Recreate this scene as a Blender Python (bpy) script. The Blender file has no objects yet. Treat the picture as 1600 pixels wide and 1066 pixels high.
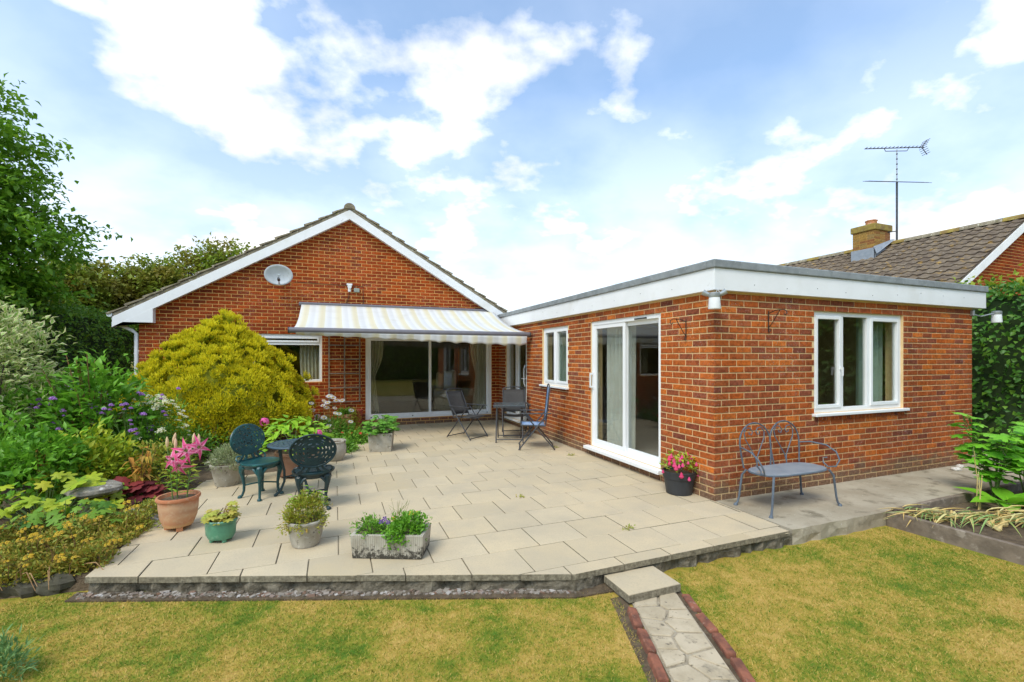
import bpy, math, random
import numpy as np
from mathutils import Matrix, Vector
R = math.radians
random.seed(7)
RNG = np.random.default_rng(11)
SC = bpy.context.scene
COL = SC.collection

# ------------------------------------------------------------------ camera
FPX, CX, HY, CAMH, YAW = 713.0, 800.0, 558.0, 1.60, R(21.3)
SN, CS = math.sin(YAW), math.cos(YAW)
cd = bpy.data.cameras.new('camera')
cd.sensor_width = 36.0
cd.lens = 36.0 * FPX / 1600.0
cd.shift_y = (HY - 533.0) / 1600.0
cd.clip_start = 0.05
cd.clip_end = 900.0
cam = bpy.data.objects.new('camera', cd)
cam.location = (0, 0, CAMH)
cam.rotation_euler = (R(90), 0, -YAW)
COL.objects.link(cam)
SC.camera = cam

# ------------------------------------------------------------------ sky
SUN_DIR = Vector((-0.52, -0.42, 0.86)).normalized()
world = bpy.data.worlds.new('World')
SC.world = world
world.use_nodes = True
wn = world.node_tree
wn.nodes.clear()
def wnode(t, **k):
    n = wn.nodes.new(t)
    for a, b in k.items():
        setattr(n, a, b)
    return n
w_out = wnode('ShaderNodeOutputWorld')
w_bg = wnode('ShaderNodeBackground')
w_bg.inputs['Strength'].default_value = 0.10
sky = wnode('ShaderNodeTexSky', sky_type='NISHITA', sun_disc=False)
sky.sun_elevation = math.asin(SUN_DIR.z)
sky.sun_rotation = math.atan2(SUN_DIR.x, SUN_DIR.y)
sky.air_density = 1.0
sky.dust_density = 1.6
sky.ozone_density = 1.5
tc = wnode('ShaderNodeTexCoord')
sep = wnode('ShaderNodeSeparateXYZ')
wn.links.new(tc.outputs['Generated'], sep.inputs[0])
zc = wnode('ShaderNodeMath', operation='MAXIMUM'); zc.inputs[1].default_value = 0.0
wn.links.new(sep.outputs['Z'], zc.inputs[0])
zb = wnode('ShaderNodeMath', operation='ADD'); zb.inputs[1].default_value = 0.34
wn.links.new(zc.outputs[0], zb.inputs[0])
dv = []
for ax in 'XY':
    d = wnode('ShaderNodeMath', operation='DIVIDE')
    wn.links.new(sep.outputs[ax], d.inputs[0]); wn.links.new(zb.outputs[0], d.inputs[1]); dv.append(d)
cmb = wnode('ShaderNodeCombineXYZ')
wn.links.new(dv[0].outputs[0], cmb.inputs[0]); wn.links.new(dv[1].outputs[0], cmb.inputs[1])
mp = wnode('ShaderNodeMapping')
mp.inputs['Location'].default_value = (-3.66, 6.07, -6.97)
mp.inputs['Rotation'].default_value = (0, 0, R(25))
mp.inputs['Scale'].default_value = (0.95, 1.05, 1)
wn.links.new(cmb.outputs[0], mp.inputs[0])
n1 = wnode('ShaderNodeTexNoise'); n1.inputs['Scale'].default_value = 2.8; n1.inputs['Detail'].default_value = 9; n1.inputs['Roughness'].default_value = 0.54
n1.inputs['Distortion'].default_value = 0.0
wn.links.new(mp.outputs[0], n1.inputs['Vector'])
rp = wnode('ShaderNodeValToRGB')
rp.color_ramp.elements[0].position = 0.475; rp.color_ramp.elements[0].color = (0, 0, 0, 1)
rp.color_ramp.elements[1].position = 0.61; rp.color_ramp.elements[1].color = (1, 1, 1, 1)
wn.links.new(n1.outputs['Fac'], rp.inputs[0])
# thin veil towards the horizon, part of the weather
veil = wnode('ShaderNodeMapRange'); veil.inputs['From Min'].default_value = 0.0; veil.inputs['From Max'].default_value = 0.50
veil.inputs['To Min'].default_value = 0.88; veil.inputs['To Max'].default_value = 0.22
wn.links.new(zc.outputs[0], veil.inputs['Value'])
mx = wnode('ShaderNodeMath', operation='MAXIMUM')
wn.links.new(rp.outputs[0], mx.inputs[0]); wn.links.new(veil.outputs[0], mx.inputs[1])
n2 = wnode('ShaderNodeTexNoise'); n2.inputs['Scale'].default_value = 3.2; n2.inputs['Detail'].default_value = 5
wn.links.new(mp.outputs[0], n2.inputs['Vector'])
crp = wnode('ShaderNodeValToRGB')
crp.color_ramp.elements[0].position = 0.36; crp.color_ramp.elements[0].color = (6.2, 6.4, 6.7, 1)
crp.color_ramp.elements[1].position = 0.6; crp.color_ramp.elements[1].color = (9.2, 9.1, 8.95, 1)
wn.links.new(n2.outputs['Fac'], crp.inputs[0])
sk_gain = wnode('ShaderNodeMix', data_type='RGBA', blend_type='MULTIPLY')
sk_gain.inputs[0].default_value = 1.0
sk_gain.inputs[7].default_value = (.90, 1.46, 1.72, 1)
wn.links.new(sky.outputs[0], sk_gain.inputs[6])
wm = wnode('ShaderNodeMix', data_type='RGBA')
wn.links.new(mx.outputs[0], wm.inputs[0]); wn.links.new(sk_gain.outputs[2], wm.inputs[6]); wn.links.new(crp.outputs[0], wm.inputs[7])
wn.links.new(wm.outputs[2], w_bg.inputs['Color'])
wn.links.new(w_bg.outputs[0], w_out.inputs[0])

# ------------------------------------------------------------------ sun (veiled by thin cloud)
sl = bpy.data.lights.new('sun', 'SUN')
sl.energy = 1.5
sl.angle = R(24)
sl.color = (1.0, 0.92, 0.80)
sun = bpy.data.objects.new('sun', sl)
sun.rotation_euler = SUN_DIR.to_track_quat('Z', 'Y').to_euler()
sun.location = SUN_DIR * 30
COL.objects.link(sun)

SC.view_settings.view_transform = 'Standard'
SC.view_settings.look = 'None'
SC.view_settings.gamma = 1.0
SC.view_settings.exposure = 0.8
SC.view_settings.use_curve_mapping = False

# ------------------------------------------------------------------ measuring helpers (photo pixel -> place)
def ray(u, v):
    a = (u - CX) / FPX
    return (SN + CS * a, CS - SN * a, (HY - v) / FPX)
def G(u, v, z=0.0):
    d = ray(u, v); t = (z - CAMH) / d[2]
    return (d[0] * t, d[1] * t)
def pix(x, y, z):
    f = x * SN + y * CS; r = x * CS - y * SN
    return (CX + FPX * r / f, HY - FPX * (z - CAMH) / f, f)

# ------------------------------------------------------------------ mesh helpers
class MB:
    def __init__(s): s.v = []; s.f = []
    def add(s, vs, fs):
        n = len(s.v); s.v += [tuple(p) for p in vs]; s.f += [tuple(i + n for i in f) for f in fs]; return s
    def box(s, x0, x1, y0, y1, z0, z1, M=None):
        x0, x1 = min(x0, x1), max(x0, x1); y0, y1 = min(y0, y1), max(y0, y1); z0, z1 = min(z0, z1), max(z0, z1)
        vs = [(x0,y0,z0),(x1,y0,z0),(x1,y1,z0),(x0,y1,z0),(x0,y0,z1),(x1,y0,z1),(x1,y1,z1),(x0,y1,z1)]
        if M is not None: vs = [M @ Vector(p) for p in vs]
        return s.add(vs, [(0,3,2,1),(4,5,6,7),(0,1,5,4),(1,2,6,5),(2,3,7,6),(3,0,4,7)])
    def tube(s, pts, r, n=8, closed=False, flat=1.0):
        pts = [Vector(p) for p in pts]; m = len(pts)
        rs = r if isinstance(r, (list, tuple)) else [r] * m
        vs = []; up = None
        for i, p in enumerate(pts):
            if closed: t = (pts[(i+1) % m] - pts[i-1])
            else: t = pts[min(i+1, m-1)] - pts[max(i-1, 0)]
            if t.length < 1e-9: t = Vector((0,0,1))
            t.normalize()
            if up is None:
                up = Vector((0,0,1)) if abs(t.z) < 0.9 else Vector((1,0,0))
            a = up - t * up.dot(t)
            if a.length < 1e-6: a = t.orthogonal()
            a.normalize(); up = a; b = t.cross(a)
            for k in range(n):
                w = 2 * math.pi * k / n
                vs.append(p + (a * math.cos(w) * flat + b * math.sin(w)) * rs[i])
        fs = []
        for i in range(m if closed else m - 1):
            j = (i + 1) % m
            for k in range(n):
                l = (k + 1) % n
                fs.append((i*n+k, i*n+l, j*n+l, j*n+k))
        if not closed:
            fs.append(tuple(range(n-1, -1, -1))); fs.append(tuple((m-1)*n + k for k in range(n)))
        return s.add(vs, fs)
    def lathe(s, prof, n=28, c=(0,0,0), sx=1.0, sy=1.0, wob=None):
        vs = []; m = len(prof)
        for i, (r, z) in enumerate(prof):
            for k in range(n):
                w = 2 * math.pi * k / n
                q = r * (wob(w, z) if wob else 1.0)
                vs.append((c[0] + q*math.cos(w)*sx, c[1] + q*math.sin(w)*sy, c[2] + z))
        fs = []
        for i in range(m - 1):
            for k in range(n):
                l = (k + 1) % n
                fs.append((i*n+k, i*n+l, (i+1)*n+l, (i+1)*n+k))
        fs.append(tuple(range(n-1, -1, -1))); fs.append(tuple((m-1)*n + k for k in range(n)))
        return s.add(vs, fs)
    def prism(s, poly, z0, z1, inset=0.0, dz=0.0):
        n = len(poly); vs = [(x, y, z0) for x, y in poly]
        if inset:
            cx = sum(p[0] for p in poly)/n; cy = sum(p[1] for p in poly)/n
            vs += [(x, y, z1 - dz) for x, y in poly]
            top = []
            for x, y in poly:
                d = math.hypot(x-cx, y-cy) or 1
                top.append((x + (cx-x)/d*inset, y + (cy-y)/d*inset, z1))
            vs += top
            fs = [tuple(range(n-1,-1,-1)), tuple(range(2*n, 3*n))]
            for r0 in (0, n):
                fs += [(r0+i, r0+(i+1)%n, r0+n+(i+1)%n, r0+n+i) for i in range(n)]
        else:
            vs += [(x, y, z1) for x, y in poly]
            fs = [tuple(range(n-1,-1,-1)), tuple(range(n, 2*n))] + [(i, (i+1)%n, n+(i+1)%n, n+i) for i in range(n)]
        return s.add(vs, fs)
    def mesh(s, name, mat, smooth=False):
        me = bpy.data.meshes.new(name)
        me.from_pydata(s.v, [], s.f)
        if mat: me.materials.append(mat)
        if smooth:
            me.polygons.foreach_set('use_smooth', [True] * len(me.polygons))
            me.set_sharp_from_angle(angle=R(40))
        me.update()
        return me
    def build(s, name, mat, parent=None, smooth=False, world=False, bevel=0.0, kind=None):
        return link(name, s.mesh(name, mat, smooth), parent, world=world, bevel=bevel, kind=kind)

ROOTM = {}
def link(name, me, parent=None, world=False, loc=None, rot=None, bevel=0.0, kind=None, M=None, scale=None):
    o = bpy.data.objects.new(name, me); COL.objects.link(o)
    if loc is not None: o.location = loc
    if rot is not None: o.rotation_euler = rot
    if scale is not None: o.scale = scale
    if M is not None: o.matrix_basis = M
    if parent is not None:
        o.parent = parent
        if world: o.matrix_parent_inverse = wm_of(parent).inverted()
    if bevel:
        b = o.modifiers.new('bevel', 'BEVEL'); b.width = bevel; b.segments = 2; b.limit_method = 'ANGLE'
    if kind: o['kind'] = kind
    return o
def wm_of(o):
    m = Matrix.LocRotScale(o.location, o.rotation_euler, o.scale)
    if o.parent: m = wm_of(o.parent) @ o.matrix_parent_inverse @ m
    return m
def thing(name, label, cat, loc=(0,0,0), rz=0.0, group=None):
    o = bpy.data.objects.new(name, None); o.empty_display_size = 0.1
    COL.objects.link(o); o.location = loc; o.rotation_euler = (0, 0, rz)
    return tag(o, label, cat, group)
def tag(o, label, cat, group=None):
    o['label'] = label; o['category'] = cat
    if group: o['group'] = group
    return o
def struct(o): o['kind'] = 'structure'; return o
def copy_tree(o, parent=None):
    c = o.copy(); COL.objects.link(c); c.parent = parent
    for ch in list(o.children): copy_tree(ch, c)
    return c
def mesh_np(name, V, F, mat, attr=None):
    me = bpy.data.meshes.new(name)
    F = np.asarray(F, dtype=np.int32); k = F.shape[1]; n = F.shape[0]
    me.vertices.add(len(V)); me.vertices.foreach_set('co', np.asarray(V, dtype=np.float32).ravel())
    me.loops.add(n * k); me.loops.foreach_set('vertex_index', F.ravel())
    me.polygons.add(n); me.polygons.foreach_set('loop_start', np.arange(0, n*k, k, dtype=np.int32))
    if attr is not None:
        a = me.attributes.new('edge', 'FLOAT', 'POINT'); a.data.foreach_set('value', np.asarray(attr, dtype=np.float32))
    me.materials.append(mat)
    me.update(calc_edges=True)
    return me
def nrm(A): return A / np.maximum(np.linalg.norm(A, axis=1, keepdims=True), 1e-9)
def leaves_np(P, D, N, L, W, full=True, fold=0.25, droop=0.15, mid=0.45):
    D = nrm(D); S = nrm(np.cross(D, N)); N = np.cross(S, D)
    L = np.asarray(L)[:, None]; W = np.asarray(W)[:, None]
    m = P + D*L*mid; l = m + S*W*.5 + N*W*fold; r = m - S*W*.5 + N*W*fold; t = P + D*L - N*L*droop
    n = len(P)
    if full:
        V = np.stack([P, l, m, r, t], 1).reshape(-1, 3)
        b = (np.arange(n) * 5)[:, None]
        F = np.concatenate([b + np.array([[0,2,1]]), b + np.array([[0,3,2]]), b + np.array([[1,2,4]]), b + np.array([[2,3,4]])], 0)
        A = np.tile(np.array([0.3,1,0,1,0.8]), n)
        return V, F, A
    V = np.stack([P, r, t, l], 1).reshape(-1, 3)
    F = (np.arange(n) * 4)[:, None] + np.array([[0,1,2,3]])
    return V, F, None
def rand_unit(n, rng=RNG): return nrm(rng.normal(size=(n, 3)))
def leaf_cloud(name, P, out, L, W, mat, parent, up=0.4, spread=0.8, full=True, fold=.25, droop=.15, world=True, kind=None, hang=0.0):
    n = len(P)
    D = nrm(out + rand_unit(n)*spread + np.array([0,0,up]))
    N = nrm(rand_unit(n)*.7 + np.array([0,0,1.0]) + out*.5)
    D[:,2] -= hang
    V, F, A = leaves_np(P, D, N, L, W, full, fold, droop)
    return link(name, mesh_np(name, V, F, mat, A), parent, world=world, kind=kind)

# ------------------------------------------------------------------ materials
MATS = {}
def newmat(name):
    m = bpy.data.materials.new(name); m.use_nodes = True
    nt = m.node_tree; nt.nodes.clear(); MATS[name] = m
    return m, nt
def N_(nt, t, **k):
    n = nt.nodes.new(t)
    for a, b in k.items(): setattr(n, a, b)
    return n
def ramp(nt, fac, stops, interp='LINEAR'):
    r = N_(nt, 'ShaderNodeValToRGB'); r.color_ramp.interpolation = interp
    e = r.color_ramp.elements
    while len(e) < len(stops): e.new(0.5)
    for i, (p, c) in enumerate(stops):
        e[i].position = p; e[i].color = (*c, 1) if len(c) == 3 else c
    nt.links.new(fac, r.inputs[0]); return r.outputs[0]
def noise(nt, scale, detail=5, rough=.55, vec=None, dist=0.0):
    n = N_(nt, 'ShaderNodeTexNoise'); n.inputs['Scale'].default_value = scale; n.inputs['Detail'].default_value = detail
    n.inputs['Roughness'].default_value = rough; n.inputs['Distortion'].default_value = dist
    if vec is None: vec = N_(nt, 'ShaderNodeNewGeometry').outputs['Position']
    nt.links.new(vec, n.inputs['Vector']); return n.outputs['Fac']
def mixc(nt, fac, a, b, mode='MIX'):
    m = N_(nt, 'ShaderNodeMix', data_type='RGBA', blend_type=mode)
    for s, v in ((0, fac), (6, a), (7, b)):
        if isinstance(v, (int, float)): m.inputs[s].default_value = v
        elif isinstance(v, tuple): m.inputs[s].default_value = (*v, 1)
        else: nt.links.new(v, m.inputs[s])
    return m.outputs[2]
def finish(nt, col, rough=.7, metal=0.0, spec=.4, bump=None, bstr=.3, bdist=.01, trans=0.0, coat=0.0):
    p = N_(nt, 'ShaderNodeBsdfPrincipled'); out = N_(nt, 'ShaderNodeOutputMaterial')
    if isinstance(col, tuple): p.inputs['Base Color'].default_value = (*col, 1)
    else: nt.links.new(col, p.inputs['Base Color'])
    if isinstance(rough, (int, float)): p.inputs['Roughness'].default_value = rough
    else: nt.links.new(rough, p.inputs['Roughness'])
    p.inputs['Metallic'].default_value = metal; p.inputs['Specular IOR Level'].default_value = spec
    if coat: p.inputs['Coat Weight'].default_value = coat; p.inputs['Coat Roughness'].default_value = .15
    if bump is not None:
        b = N_(nt, 'ShaderNodeBump'); b.inputs['Strength'].default_value = bstr; b.inputs['Distance'].default_value = bdist
        nt.links.new(bump, b.inputs['Height']); nt.links.new(b.outputs[0], p.inputs['Normal'])
    sh = p.outputs[0]
    if trans:
        t = N_(nt, 'ShaderNodeBsdfTranslucent')
        if isinstance(col, tuple): t.inputs[0].default_value = (*col, 1)
        else: nt.links.new(col, t.inputs[0])
        m = N_(nt, 'ShaderNodeMixShader'); m.inputs[0].default_value = trans
        nt.links.new(sh, m.inputs[1]); nt.links.new(t.outputs[0], m.inputs[2]); sh = m.outputs[0]
    nt.links.new(sh, out.inputs[0])
def pm(name, c1, c2=None, scale=6, rough=.7, bump=.25, bscale=60, metal=0.0, spec=.4, band=(.38,.62), speck=None, speck2=None, bdist=.006, coat=0.0, c3=None, trans=0.0):
    m, nt = newmat(name)
    if c2 is None: c2 = tuple(x*.78 for x in c1)
    col = ramp(nt, noise(nt, scale, 7, .6), [(band[0], c1), (band[1], c2)])
    if c3: col = mixc(nt, ramp(nt, noise(nt, scale*.37+.3, 6, .65), [(.5,(0,0,0)),(.66,(1,1,1))]), col, c3)
    for sp in (speck, speck2):
        if sp:
            c, s, lo, hi = sp
            col = mixc(nt, ramp(nt, noise(nt, s, 4, .6), [(lo,(0,0,0)),(hi,(1,1,1))]), col, c)
    finish(nt, col, rough, metal, spec, noise(nt, bscale, 5, .6) if bump else None, bump, bdist, trans=trans, coat=coat)
    return m
def isl(nt):
    g = N_(nt, 'ShaderNodeNewGeometry'); o = N_(nt, 'ShaderNodeObjectInfo')
    a = N_(nt, 'ShaderNodeMath', operation='MULTIPLY'); a.inputs[1].default_value = 71.3
    nt.links.new(g.outputs['Random Per Island'], a.inputs[0])
    b = N_(nt, 'ShaderNodeMath', operation='MULTIPLY_ADD'); b.inputs[1].default_value = 137.7
    nt.links.new(o.outputs['Random'], b.inputs[0]); nt.links.new(a.outputs[0], b.inputs[2])
    w = N_(nt, 'ShaderNodeTexWhiteNoise', noise_dimensions='1D'); nt.links.new(b.outputs[0], w.inputs['W'])
    return w.outputs['Value']
def leafmat(name, cols, rough=.5, trans=.35, edge=None, patch=None, spec=.35):
    m, nt = newmat(name)
    cols = [tuple(min(.80, x*k_) for x, k_ in zip(c, (1.42,1.42,1.15))) for c in cols]
    st = [(i/max(1, len(cols)-1), c) for i, c in enumerate(cols)]
    col = ramp(nt, isl(nt), st)
    if patch: col = mixc(nt, ramp(nt, noise(nt, patch[1], 4, .6), [(.42,(0,0,0)),(.6,(1,1,1))]), col, ramp(nt, isl(nt), [(0, patch[0]), (1, tuple(x*.7 for x in patch[0]))]))
    if edge:
        at = N_(nt, 'ShaderNodeAttribute', attribute_name='edge')
        col = mixc(nt, ramp(nt, at.outputs['Fac'], [(.35,(0,0,0)),(.62,(1,1,1))]), col, edge)
    finish(nt, col, rough, 0, spec, None, trans=trans)
    return m
def brickmat(name, cols, dirt=True):
    m, nt = newmat(name)
    st = [(i/(len(cols)-1), c) for i, c in enumerate(cols)]
    col = ramp(nt, isl(nt), st)
    mott = noise(nt, 34, 4, .6)
    col = mixc(nt, ramp(nt, mott, [(.42,(0,0,0)),(.62,(.75,.75,.75))]), col, mixc(nt, 1.0, col, (.50,.47,.52), 'MULTIPLY'))
    pale = ramp(nt, noise(nt, 55, 5, .65), [(.56,(0,0,0)),(.70,(.65,.65,.65))])
    zone = ramp(nt, noise(nt, 1.3, 3, .5), [(.45,(0,0,0)),(.6,(1,1,1))])
    col = mixc(nt, mixc(nt, 1.0, pale, zone, 'MULTIPLY'), col, (.52,.42,.38))
    wx = ramp(nt, noise(nt, .75, 6, .62), [(.36,(.66,.62,.60)),(.50,(1,1,1)),(.66,(1.0,.97,.92))])
    col = mixc(nt, .85, col, wx, 'MULTIPLY')
    if dirt:
        g = N_(nt, 'ShaderNodeNewGeometry'); s = N_(nt, 'ShaderNodeSeparateXYZ'); nt.links.new(g.outputs['Position'], s.inputs[0])
        ad = N_(nt, 'ShaderNodeMath', operation='MULTIPLY_ADD'); ad.inputs[1].default_value = .55
        nt.links.new(noise(nt, 5, 5, .6), ad.inputs[0]); nt.links.new(s.outputs['Z'], ad.inputs[2])
        col = mixc(nt, ramp(nt, ad.outputs[0], [(.36,(.8,.8,.8)),(.56,(0,0,0))]), col, ramp(nt, noise(nt, 40, 5, .7), [(.4,(.10,.07,.045)),(.6,(.24,.17,.11)),(.72,(.42,.36,.27))]))
    finish(nt, col, .9, 0, .10, noise(nt, 90, 5, .6), .6, .004)
    return m

M_BRICK_X = brickmat('orange_red_brick', [(.53,.120,.022),(.35,.088,.030),(.48,.118,.025),(.26,.072,.036),(.64,.175,.030),(.41,.103,.028),(.29,.086,.045),(.57,.140,.024),(.21,.063,.038),(.47,.112,.025)])
M_BRICK_G = brickmat('red_brown_brick', [(.38,.064,.013),(.28,.050,.014),(.45,.082,.015),(.34,.062,.014),(.22,.045,.016),(.50,.100,.017)])
M_MORTAR = pm('sandy_mortar', (.76,.55,.29), (.68,.47,.23), scale=9, rough=.95, bump=.5, bscale=120)
M_MORTAR_G = pm('ochre_mortar', (.74,.42,.14), (.64,.35,.11), scale=9, rough=.95, bump=.5, bscale=120)
M_UPVC = pm('white_plastic_frame', (.83,.83,.83), (.80,.80,.80), scale=3, rough=.3, bump=0, spec=.5)
M_FASCIA = pm('white_painted_board', (.82,.82,.83), (.77,.77,.77), scale=2.5, rough=.42, bump=.05, bscale=20, speck=((.55,.53,.5),9,.70,.80), speck2=((.66,.64,.60),1.3,.56,.80))
M_FELT = pm('grey_roof_trim', (.27,.29,.30), (.20,.215,.22), scale=7, rough=.75, bump=.3, bscale=70, speck=((.38,.40,.40),30,.6,.75))
M_TILE = pm('lichen_roof_tile', (.105,.075,.052), (.185,.14,.095), scale=5, rough=.95, bump=.6, bscale=45, speck=((.34,.21,.06),6,.58,.70), speck2=((.42,.39,.33),14,.66,.74))
M_VERGE = pm('mossy_verge_tile', (.30,.255,.175), (.17,.14,.095), scale=9, rough=.95, bump=.7, bscale=45, speck=((.50,.46,.36),16,.58,.68), speck2=((.17,.16,.04),7,.6,.7))
M_SLAB = pm('buff_paving_slab', (.55,.475,.36), (.49,.415,.305), scale=2.2, rough=.9, bump=.35, bscale=160, speck=((.40,.335,.24),75,.60,.72), speck2=((.36,.30,.21),1.6,.60,.80))
def slabmat():
    m, nt = newmat('buff_slab')
    col = ramp(nt, isl(nt), [(0,(.58,.47,.31)),(.3,(.53,.425,.275)),(.55,(.59,.47,.30)),(.8,(.49,.39,.245)),(1,(.56,.45,.29))])
    col = mixc(nt, ramp(nt, noise(nt, 2.4, 7, .62), [(.42,(0,0,0)),(.72,(.8,.8,.8))]), col, (.45,.375,.265))
    col = mixc(nt, ramp(nt, noise(nt, 75, 4, .75), [(.50,(0,0,0)),(.66,(.6,.6,.6))]), col, (.40,.33,.23))
    col = mixc(nt, ramp(nt, noise(nt, 21, 5, .7), [(.69,(0,0,0)),(.76,(.6,.6,.6))]), col, (.20,.17,.11))
    col = mixc(nt, ramp(nt, noise(nt, .8, 6, .6), [(.50,(0,0,0)),(.70,(.45,.45,.45))]), col, (.38,.32,.23))
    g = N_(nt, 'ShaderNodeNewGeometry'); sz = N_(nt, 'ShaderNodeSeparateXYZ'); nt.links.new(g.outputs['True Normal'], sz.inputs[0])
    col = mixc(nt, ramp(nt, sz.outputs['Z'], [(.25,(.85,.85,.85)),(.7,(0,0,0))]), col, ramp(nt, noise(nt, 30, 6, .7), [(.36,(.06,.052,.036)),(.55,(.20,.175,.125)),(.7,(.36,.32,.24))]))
    finish(nt, col, .88, 0, .3, noise(nt, 120, 5, .7), .5, .004)
    return m
M_SLAB = slabmat()
M_BED = pm('rough_mortar_bed', (.11,.09,.06), (.24,.205,.15), scale=14, rough=1, bump=.9, bscale=40, speck=((.05,.045,.03),9,.55,.7), bdist=.02)
M_JOINT = pm('sandy_joint', (.15,.12,.075), (.09,.075,.045), scale=8, rough=1, bump=.4)
M_CONC = pm('weathered_concrete', (.42,.36,.265), (.32,.265,.185), scale=1.8, rough=.95, bump=.5, bscale=90, speck=((.20,.165,.11),4.5,.54,.68), speck2=((.55,.50,.42),40,.64,.72))
M_STONE = pm('pale_planter_stone', (.44,.40,.33), (.33,.29,.22), scale=7, rough=.95, bump=.7, bscale=55, speck=((.10,.085,.06),16,.60,.70), speck2=((.56,.53,.46),30,.62,.7))
M_ROCK = pm('lichen_rock', (.30,.265,.21), (.15,.13,.10), scale=8, rough=.95, bump=.8, bscale=30, speck=((.55,.52,.48),13,.6,.68), bdist=.02)
M_TERRA = pm('terracotta', (.55,.24,.11), (.48,.20,.09), scale=5, rough=.85, bump=.2, bscale=60, speck=((.60,.42,.28),10,.62,.75))
M_SOIL = pm('dark_soil', (.15,.105,.062), (.085,.058,.034), scale=14, rough=1, bump=1.0, bscale=45, speck=((.26,.21,.16),30,.66,.72), bdist=.02)
M_BLACK = pm('black_plastic', (.028,.030,.034), (.04,.042,.046), scale=4, rough=.5, bump=.1)
M_IRON = pm('teal_cast_iron', (.014,.085,.085), (.010,.055,.062), scale=12, rough=.38, bump=.25, bscale=70, spec=.55, speck=((.03,.16,.14),18,.58,.7))
M_IRON_SHADED = pm('shaded_teal_iron', (.006,.020,.024), (.010,.034,.038), scale=12, rough=.42, bump=.25, bscale=70, spec=.5)  # teal iron darkened, the shade of the backlit chair put into its colour
M_TABLETOP = pm('blue_grey_iron', (.045,.085,.115), (.03,.06,.085), scale=14, rough=.4, bump=.2, bscale=70, spec=.5)
M_FRAME = pm('dark_grey_steel_tube', (.035,.036,.04), (.05,.05,.055), scale=10, rough=.42, bump=0, spec=.5)
M_FRAME_B = pm('worn_grey_steel_tube', (.085,.088,.095), (.05,.052,.058), scale=14, rough=.4, bump=0, metal=.3)
M_MESH = pm('charcoal_sling_fabric', (.060,.057,.055), (.045,.043,.042), scale=40, rough=.8, bump=.4, bscale=300)
M_BLUE = pm('faded_blue_fabric', (.13,.22,.40), (.30,.38,.52), scale=11, rough=.85, bump=.3, bscale=150)
M_TTOP = pm('grey_table_glass', (.085,.10,.105), (.07,.08,.085), scale=6, rough=.22, bump=0, spec=.5)
M_BENCH = pm('blue_grey_painted_iron', (.115,.14,.17), (.085,.10,.125), scale=20, rough=.5, bump=.3, bscale=60, speck=((.19,.12,.07),14,.64,.72))
M_BSEAT = pm('blue_grey_bench_seat', (.20,.23,.265), (.255,.28,.305), scale=7, rough=.5, bump=.2, bscale=60, speck=((.36,.24,.13),5,.60,.72))
M_ALU = pm('grey_awning_metal', (.165,.155,.17), (.14,.13,.145), scale=5, rough=.38, bump=0, spec=.5)
M_WOOD = pm('weathered_oak_sleeper', (.24,.185,.135), (.155,.118,.085), scale=9, rough=.9, bump=.6, bscale=40, speck=((.34,.28,.22),11,.58,.7))
M_TRELLIS = pm('grey_weathered_lath', (.29,.235,.175), (.21,.165,.12), scale=18, rough=.9, bump=.4)
M_DISH = pm('pale_grey_dish', (.50,.53,.56), (.44,.47,.49), scale=8, rough=.45, bump=0, speck=((.32,.33,.32),22,.62,.7))
M_WHITE = pm('white_lamp_plastic', (.80,.81,.82), (.74,.75,.76), scale=6, rough=.35, bump=0)
M_GALV = pm('galvanised_metal', (.42,.44,.45), (.34,.36,.37), scale=12, rough=.4, bump=0, metal=.5)
M_WIRE = pm('black_wrought_iron', (.02,.018,.017), (.05,.03,.022), scale=20, rough=.6, bump=.2)
M_CURT = pm('cream_curtain', (.66,.60,.46), (.60,.54,.40), scale=6, rough=.9, bump=.2, bscale=200, trans=.2)
M_CURT_W = pm('white_voile_curtain', (.74,.73,.67), (.68,.67,.60), scale=6, rough=.9, bump=.2, bscale=200, trans=.3)
M_CURT_G = pm('pale_green_curtain', (.50,.60,.50), (.44,.53,.43), scale=6, rough=.9, bump=.2, bscale=200, trans=.25)
M_ROOMW = pm('room_plaster', (.42,.39,.33), (.38,.35,.30), scale=2, rough=.9, bump=0)
M_CARPET = pm('grey_carpet', (.30,.28,.26), (.25,.23,.21), scale=30, rough=1, bump=.3, bscale=200)
M_WICKER = pm('beige_chair_cloth', (.44,.37,.26), (.33,.27,.18), scale=45, rough=.9, bump=.5, bscale=150)
M_GREEN_GL = pm('green_glaze', (.085,.29,.17), (.055,.20,.12), scale=9, rough=.3, bump=.2, bscale=40, spec=.5, coat=.4, speck=((.20,.40,.26),16,.58,.7))
M_REDBRICK_E = pm('old_red_edging_brick', (.29,.105,.06), (.15,.06,.038), scale=14, rough=.95, bump=.7, bscale=50, speck=((.33,.25,.19),24,.62,.72), speck2=((.06,.05,.035),9,.58,.72))
M_CRAZY = pm('crazy_paving_stone', (.50,.41,.285), (.38,.305,.20), scale=5, rough=.92, bump=.5, bscale=70, speck=((.16,.13,.09),28,.6,.7), speck2=((.24,.20,.14),7,.60,.74))
M_LEAD = pm('lead_flashing', (.30,.33,.37), (.24,.27,.31), scale=9, rough=.6, bump=.3)
M_CHIM = brickmat('lichen_chimney_brick', [(.36,.19,.06),(.28,.12,.05),(.42,.26,.07),(.30,.20,.08)], False)
M_LICHEN = pm('lichen_chimney_cap', (.30,.22,.05), (.20,.13,.05), scale=7, rough=1, bump=.8, bscale=30, speck=((.36,.30,.09),10,.55,.68))
M_BARK = pm('tree_bark', (.12,.09,.065), (.07,.055,.04), scale=12, rough=1, bump=.8, bscale=30)
M_STEM = pm('green_stem', (.14,.22,.05), (.10,.16,.04), scale=20, rough=.6, bump=0)
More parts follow.
